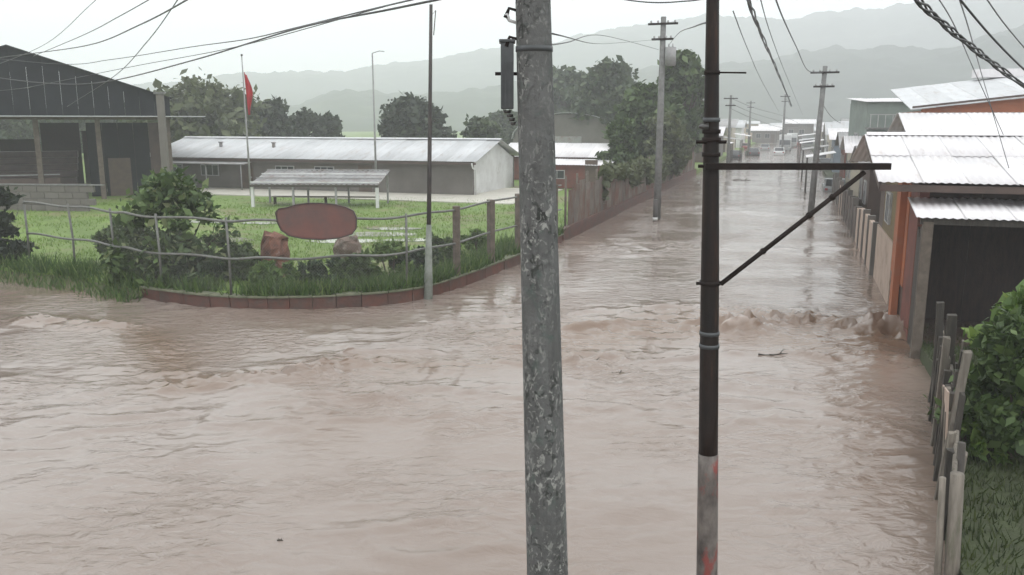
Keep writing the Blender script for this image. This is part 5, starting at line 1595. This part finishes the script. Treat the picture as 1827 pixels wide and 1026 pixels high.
fpost(1748, 845, 8.3, 0.15, 'wood', top_px=1708)
fpost(1722, 852, 8.35, 0.075, 'wood', top_px=1682)
fpost(1742, 790, 9.3, 0.10, 'wood_dark', top_px=1716)
picket(1712, -0.2, 770, 9.9, 0.09, top_px=1700)
picket(1722, -0.2, 800, 9.5, 0.10, top_px=1696, m='wood_dark')
picket(1716, -0.2, 735, 10.8, 0.10, top_px=1692)
picket(1708, -0.2, 690, 11.5, 0.11, top_px=1690, m='wood')
picket(1702, -0.2, 650, 12.8, 0.12, top_px=1686, m='wood')
picket(1702, -0.2, 625, 10.6, 0.11, m='wood', top_px=1727)
picket(1716, -0.2, 700, 10.3, 0.07, m='wood_dark', top_px=1718)
picket(1686, -0.2, 600, 12.4, 0.11, m='wood', top_px=1690)
picket(1700, -0.2, 560, 13.4, 0.16, m='wood_dark', top_px=1699)
picket(1683, -0.2, 538, 14.2, 0.13, m='wood_dark', top_px=1678)
picket(1676, -0.2, 640, 13.6, 0.10, m='wood_dark')
picket(1672, -0.2, 655, 14.6, 0.12, m='wood_dark')
picket(1705, -0.2, 660, 11.8, 0.08, m='wood_dark', top_px=1709)
for i in range(9):                                     # darker pickets standing behind along the line
    Yk = 11.2 + i * 0.45
    picket(1697 - i * 2.6, -0.3, 690 - i * 14 + random.randint(-14, 14), Yk, 0.12, m=('wood_dark', 'wood')[i % 4 == 3])
pl_ = [W(1693, 745, 10.9), W(1672, 690, 14.4)]
g = MB(); g.slab([(W(1690, 790, 10.6)), (W(1672, 700, 14.2)), (W(1674, 672, 14.2)), (W(1694, 700, 10.6))], 0.02); g.build('pale_sheet', M['wall_pink'], nf)
g = MB(); g.tube([W(1712, 842, 8.75) + Vector((0, 0.1, -0.1)), W(1708, 760, 10.5), W(1696, 640, 13.8)], 0.03, 7); g.build('rail', M['wood'], nf, True)
g = MB(); g.tube([W(1700, 980, 8.75), W(1700, 850, 10.6), W(1690, 720, 13.8)], 0.025, 7); g.build('rail', M['wood_dark'], nf, True)

edge = [Vector((4.98, 8.75, 0)), Vector((5.9, 10.4, 0)), Vector((7.2, 13.0, 0)), Vector((8.15, 15.2, 0))]
for i, q in enumerate(along(edge, 0.27)):
    if i % 5 == 3: continue
    hh = random.uniform(0.75, 1.25) + (0.35 if q.y > 12.5 else 0)
    g = MB(); g.box((0, 0, hh / 2), (0.028, random.uniform(0.10, 0.17), hh), jit=0.008)
    o = g.build('picket', M[('wood', 'wood_dark', 'wood_dark')[i % 3]], nf, bevel=0.005)
    o.location = (q.x, q.y, -0.1)
    o.rotation_euler = (random.uniform(-.07, .07), random.uniform(-.10, .06), -R(27))
p = G(1790, 842, 0.3)
bush((p.x + 0.55, p.y + 0.6, 0.3), 2.05, 1.5, 'dense green bush behind the wooden fence, below the porch', 'leaf_mid', 8500, 0.105, 26, 41, depth=1.7)
p = G(1800, 640, 1.6)
bush((p.x + 0.45, p.y + 0.3, 0.3), 2.3, 1.6, 'bright yellow-green shrub at the foot of the porch', 'leaf_bright', 5500, 0.12, 20, 42, depth=1.5)
p = G(1740, 820, 0.3)
bush((p.x, p.y + 0.2, 0.3), 0.7, 0.9, 'small bright leafy plant at the base of the green bush', 'leaf_bright', 700, 0.11, 9, 43, name='plant', cat='plant')
p = G(1700, 560, 2.0)
# white tub on the porch edge
pt = RH + V * 2.0 - U * 1.0
tb = thing('plastic_tub', 'white plastic tub standing on the dark porch', 'tub', (pt.x, pt.y, 0.372))
g = MB(); g.tube([(0, 0, 0), (0, 0, 0.75)], [0.24, 0.3], 18, True); g.build('body', M['plastic'], tb, True)
g = MB(); g.tube([(0.31 * math.cos(a), 0.31 * math.sin(a), 0.75) for a in [2 * math.pi * i / 18 for i in range(19)]], 0.02, 6); g.build('rim', M['plastic'], tb, True)

# ---------------------------------------------------------------- drifting debris
def debris(label, px, py, L, seed, r=0.03):
    rn = random.Random(seed)
    p = G(px, py)
    g = MB()
    pts = [(-L / 2 + L * i / 5, rn.uniform(-.06, .06) * L, 0.0 + rn.uniform(-.03, .02) * L) for i in range(6)]
    g.tube(pts, [r * (1 - 0.1 * i) for i in range(6)], 6)
    g.tube([pts[3], (pts[3][0] + 0.15 * L, 0.05 * L, 0.02 + 0.12 * L)], [r * 0.7, r * 0.25], 5)
    g.tube([pts[2], (pts[2][0] - 0.15 * L, -0.1 * L, 0.03)], [r * 0.6, r * 0.3], 5)
    o = g.build('floating_branch', M['branch'], None, True)
    o.location = (p.x, p.y, 0.0)
    o.rotation_euler = (0, 0, rn.uniform(-.3, .3))
    return tag(o, label, 'branch', 'branches drifting on the flood')


debris('forked branch stub poking out of the open flood', 425, 682, 0.6, 1, 0.05)
debris('tiny dark twig floating alone in the nearest water', 500, 964, 0.07, 2, 0.012)
debris('dark branch drifting between the two big poles', 1100, 668, 0.45, 3, 0.03)
debris('long thin branch caught in the rough current', 1055, 646, 0.7, 4, 0.02)
debris('branch drifting beyond the crossarm on the flooded street', 1325, 322, 1.6, 5, 0.08)
debris('branch washing along the rapids beside the dark pole', 1385, 632, 0.8, 6, 0.02)

# ---------------------------------------------------------------- rain haze
g = MB(); g.box((0, 790, 105), (4700, 2400, 218))
hz = g.build('haze', None, None) if False else None
me = bpy.data.meshes.new('haze'); me.from_pydata(g.v, [], g.f)
mh = bpy.data.materials.new('rain_haze'); mh.use_nodes = True
hn, hl_ = mh.node_tree.nodes, mh.node_tree.links
hn.clear()
ho = hn.new('ShaderNodeOutputMaterial'); hv = hn.new('ShaderNodeVolumePrincipled')
hv.inputs['Color'].default_value = (0.965, 0.985, 1.0, 1)
hv.inputs['Density'].default_value = 0.0014
hv.inputs['Anisotropy'].default_value = 0.0
hl_.new(hv.outputs[0], ho.inputs['Volume'])
me.materials.append(mh)
hz = bpy.data.objects.new('haze', me); COL.objects.link(hz)
tag(hz, 'rain haze over the whole town and the hills', 'haze', kind='stuff')
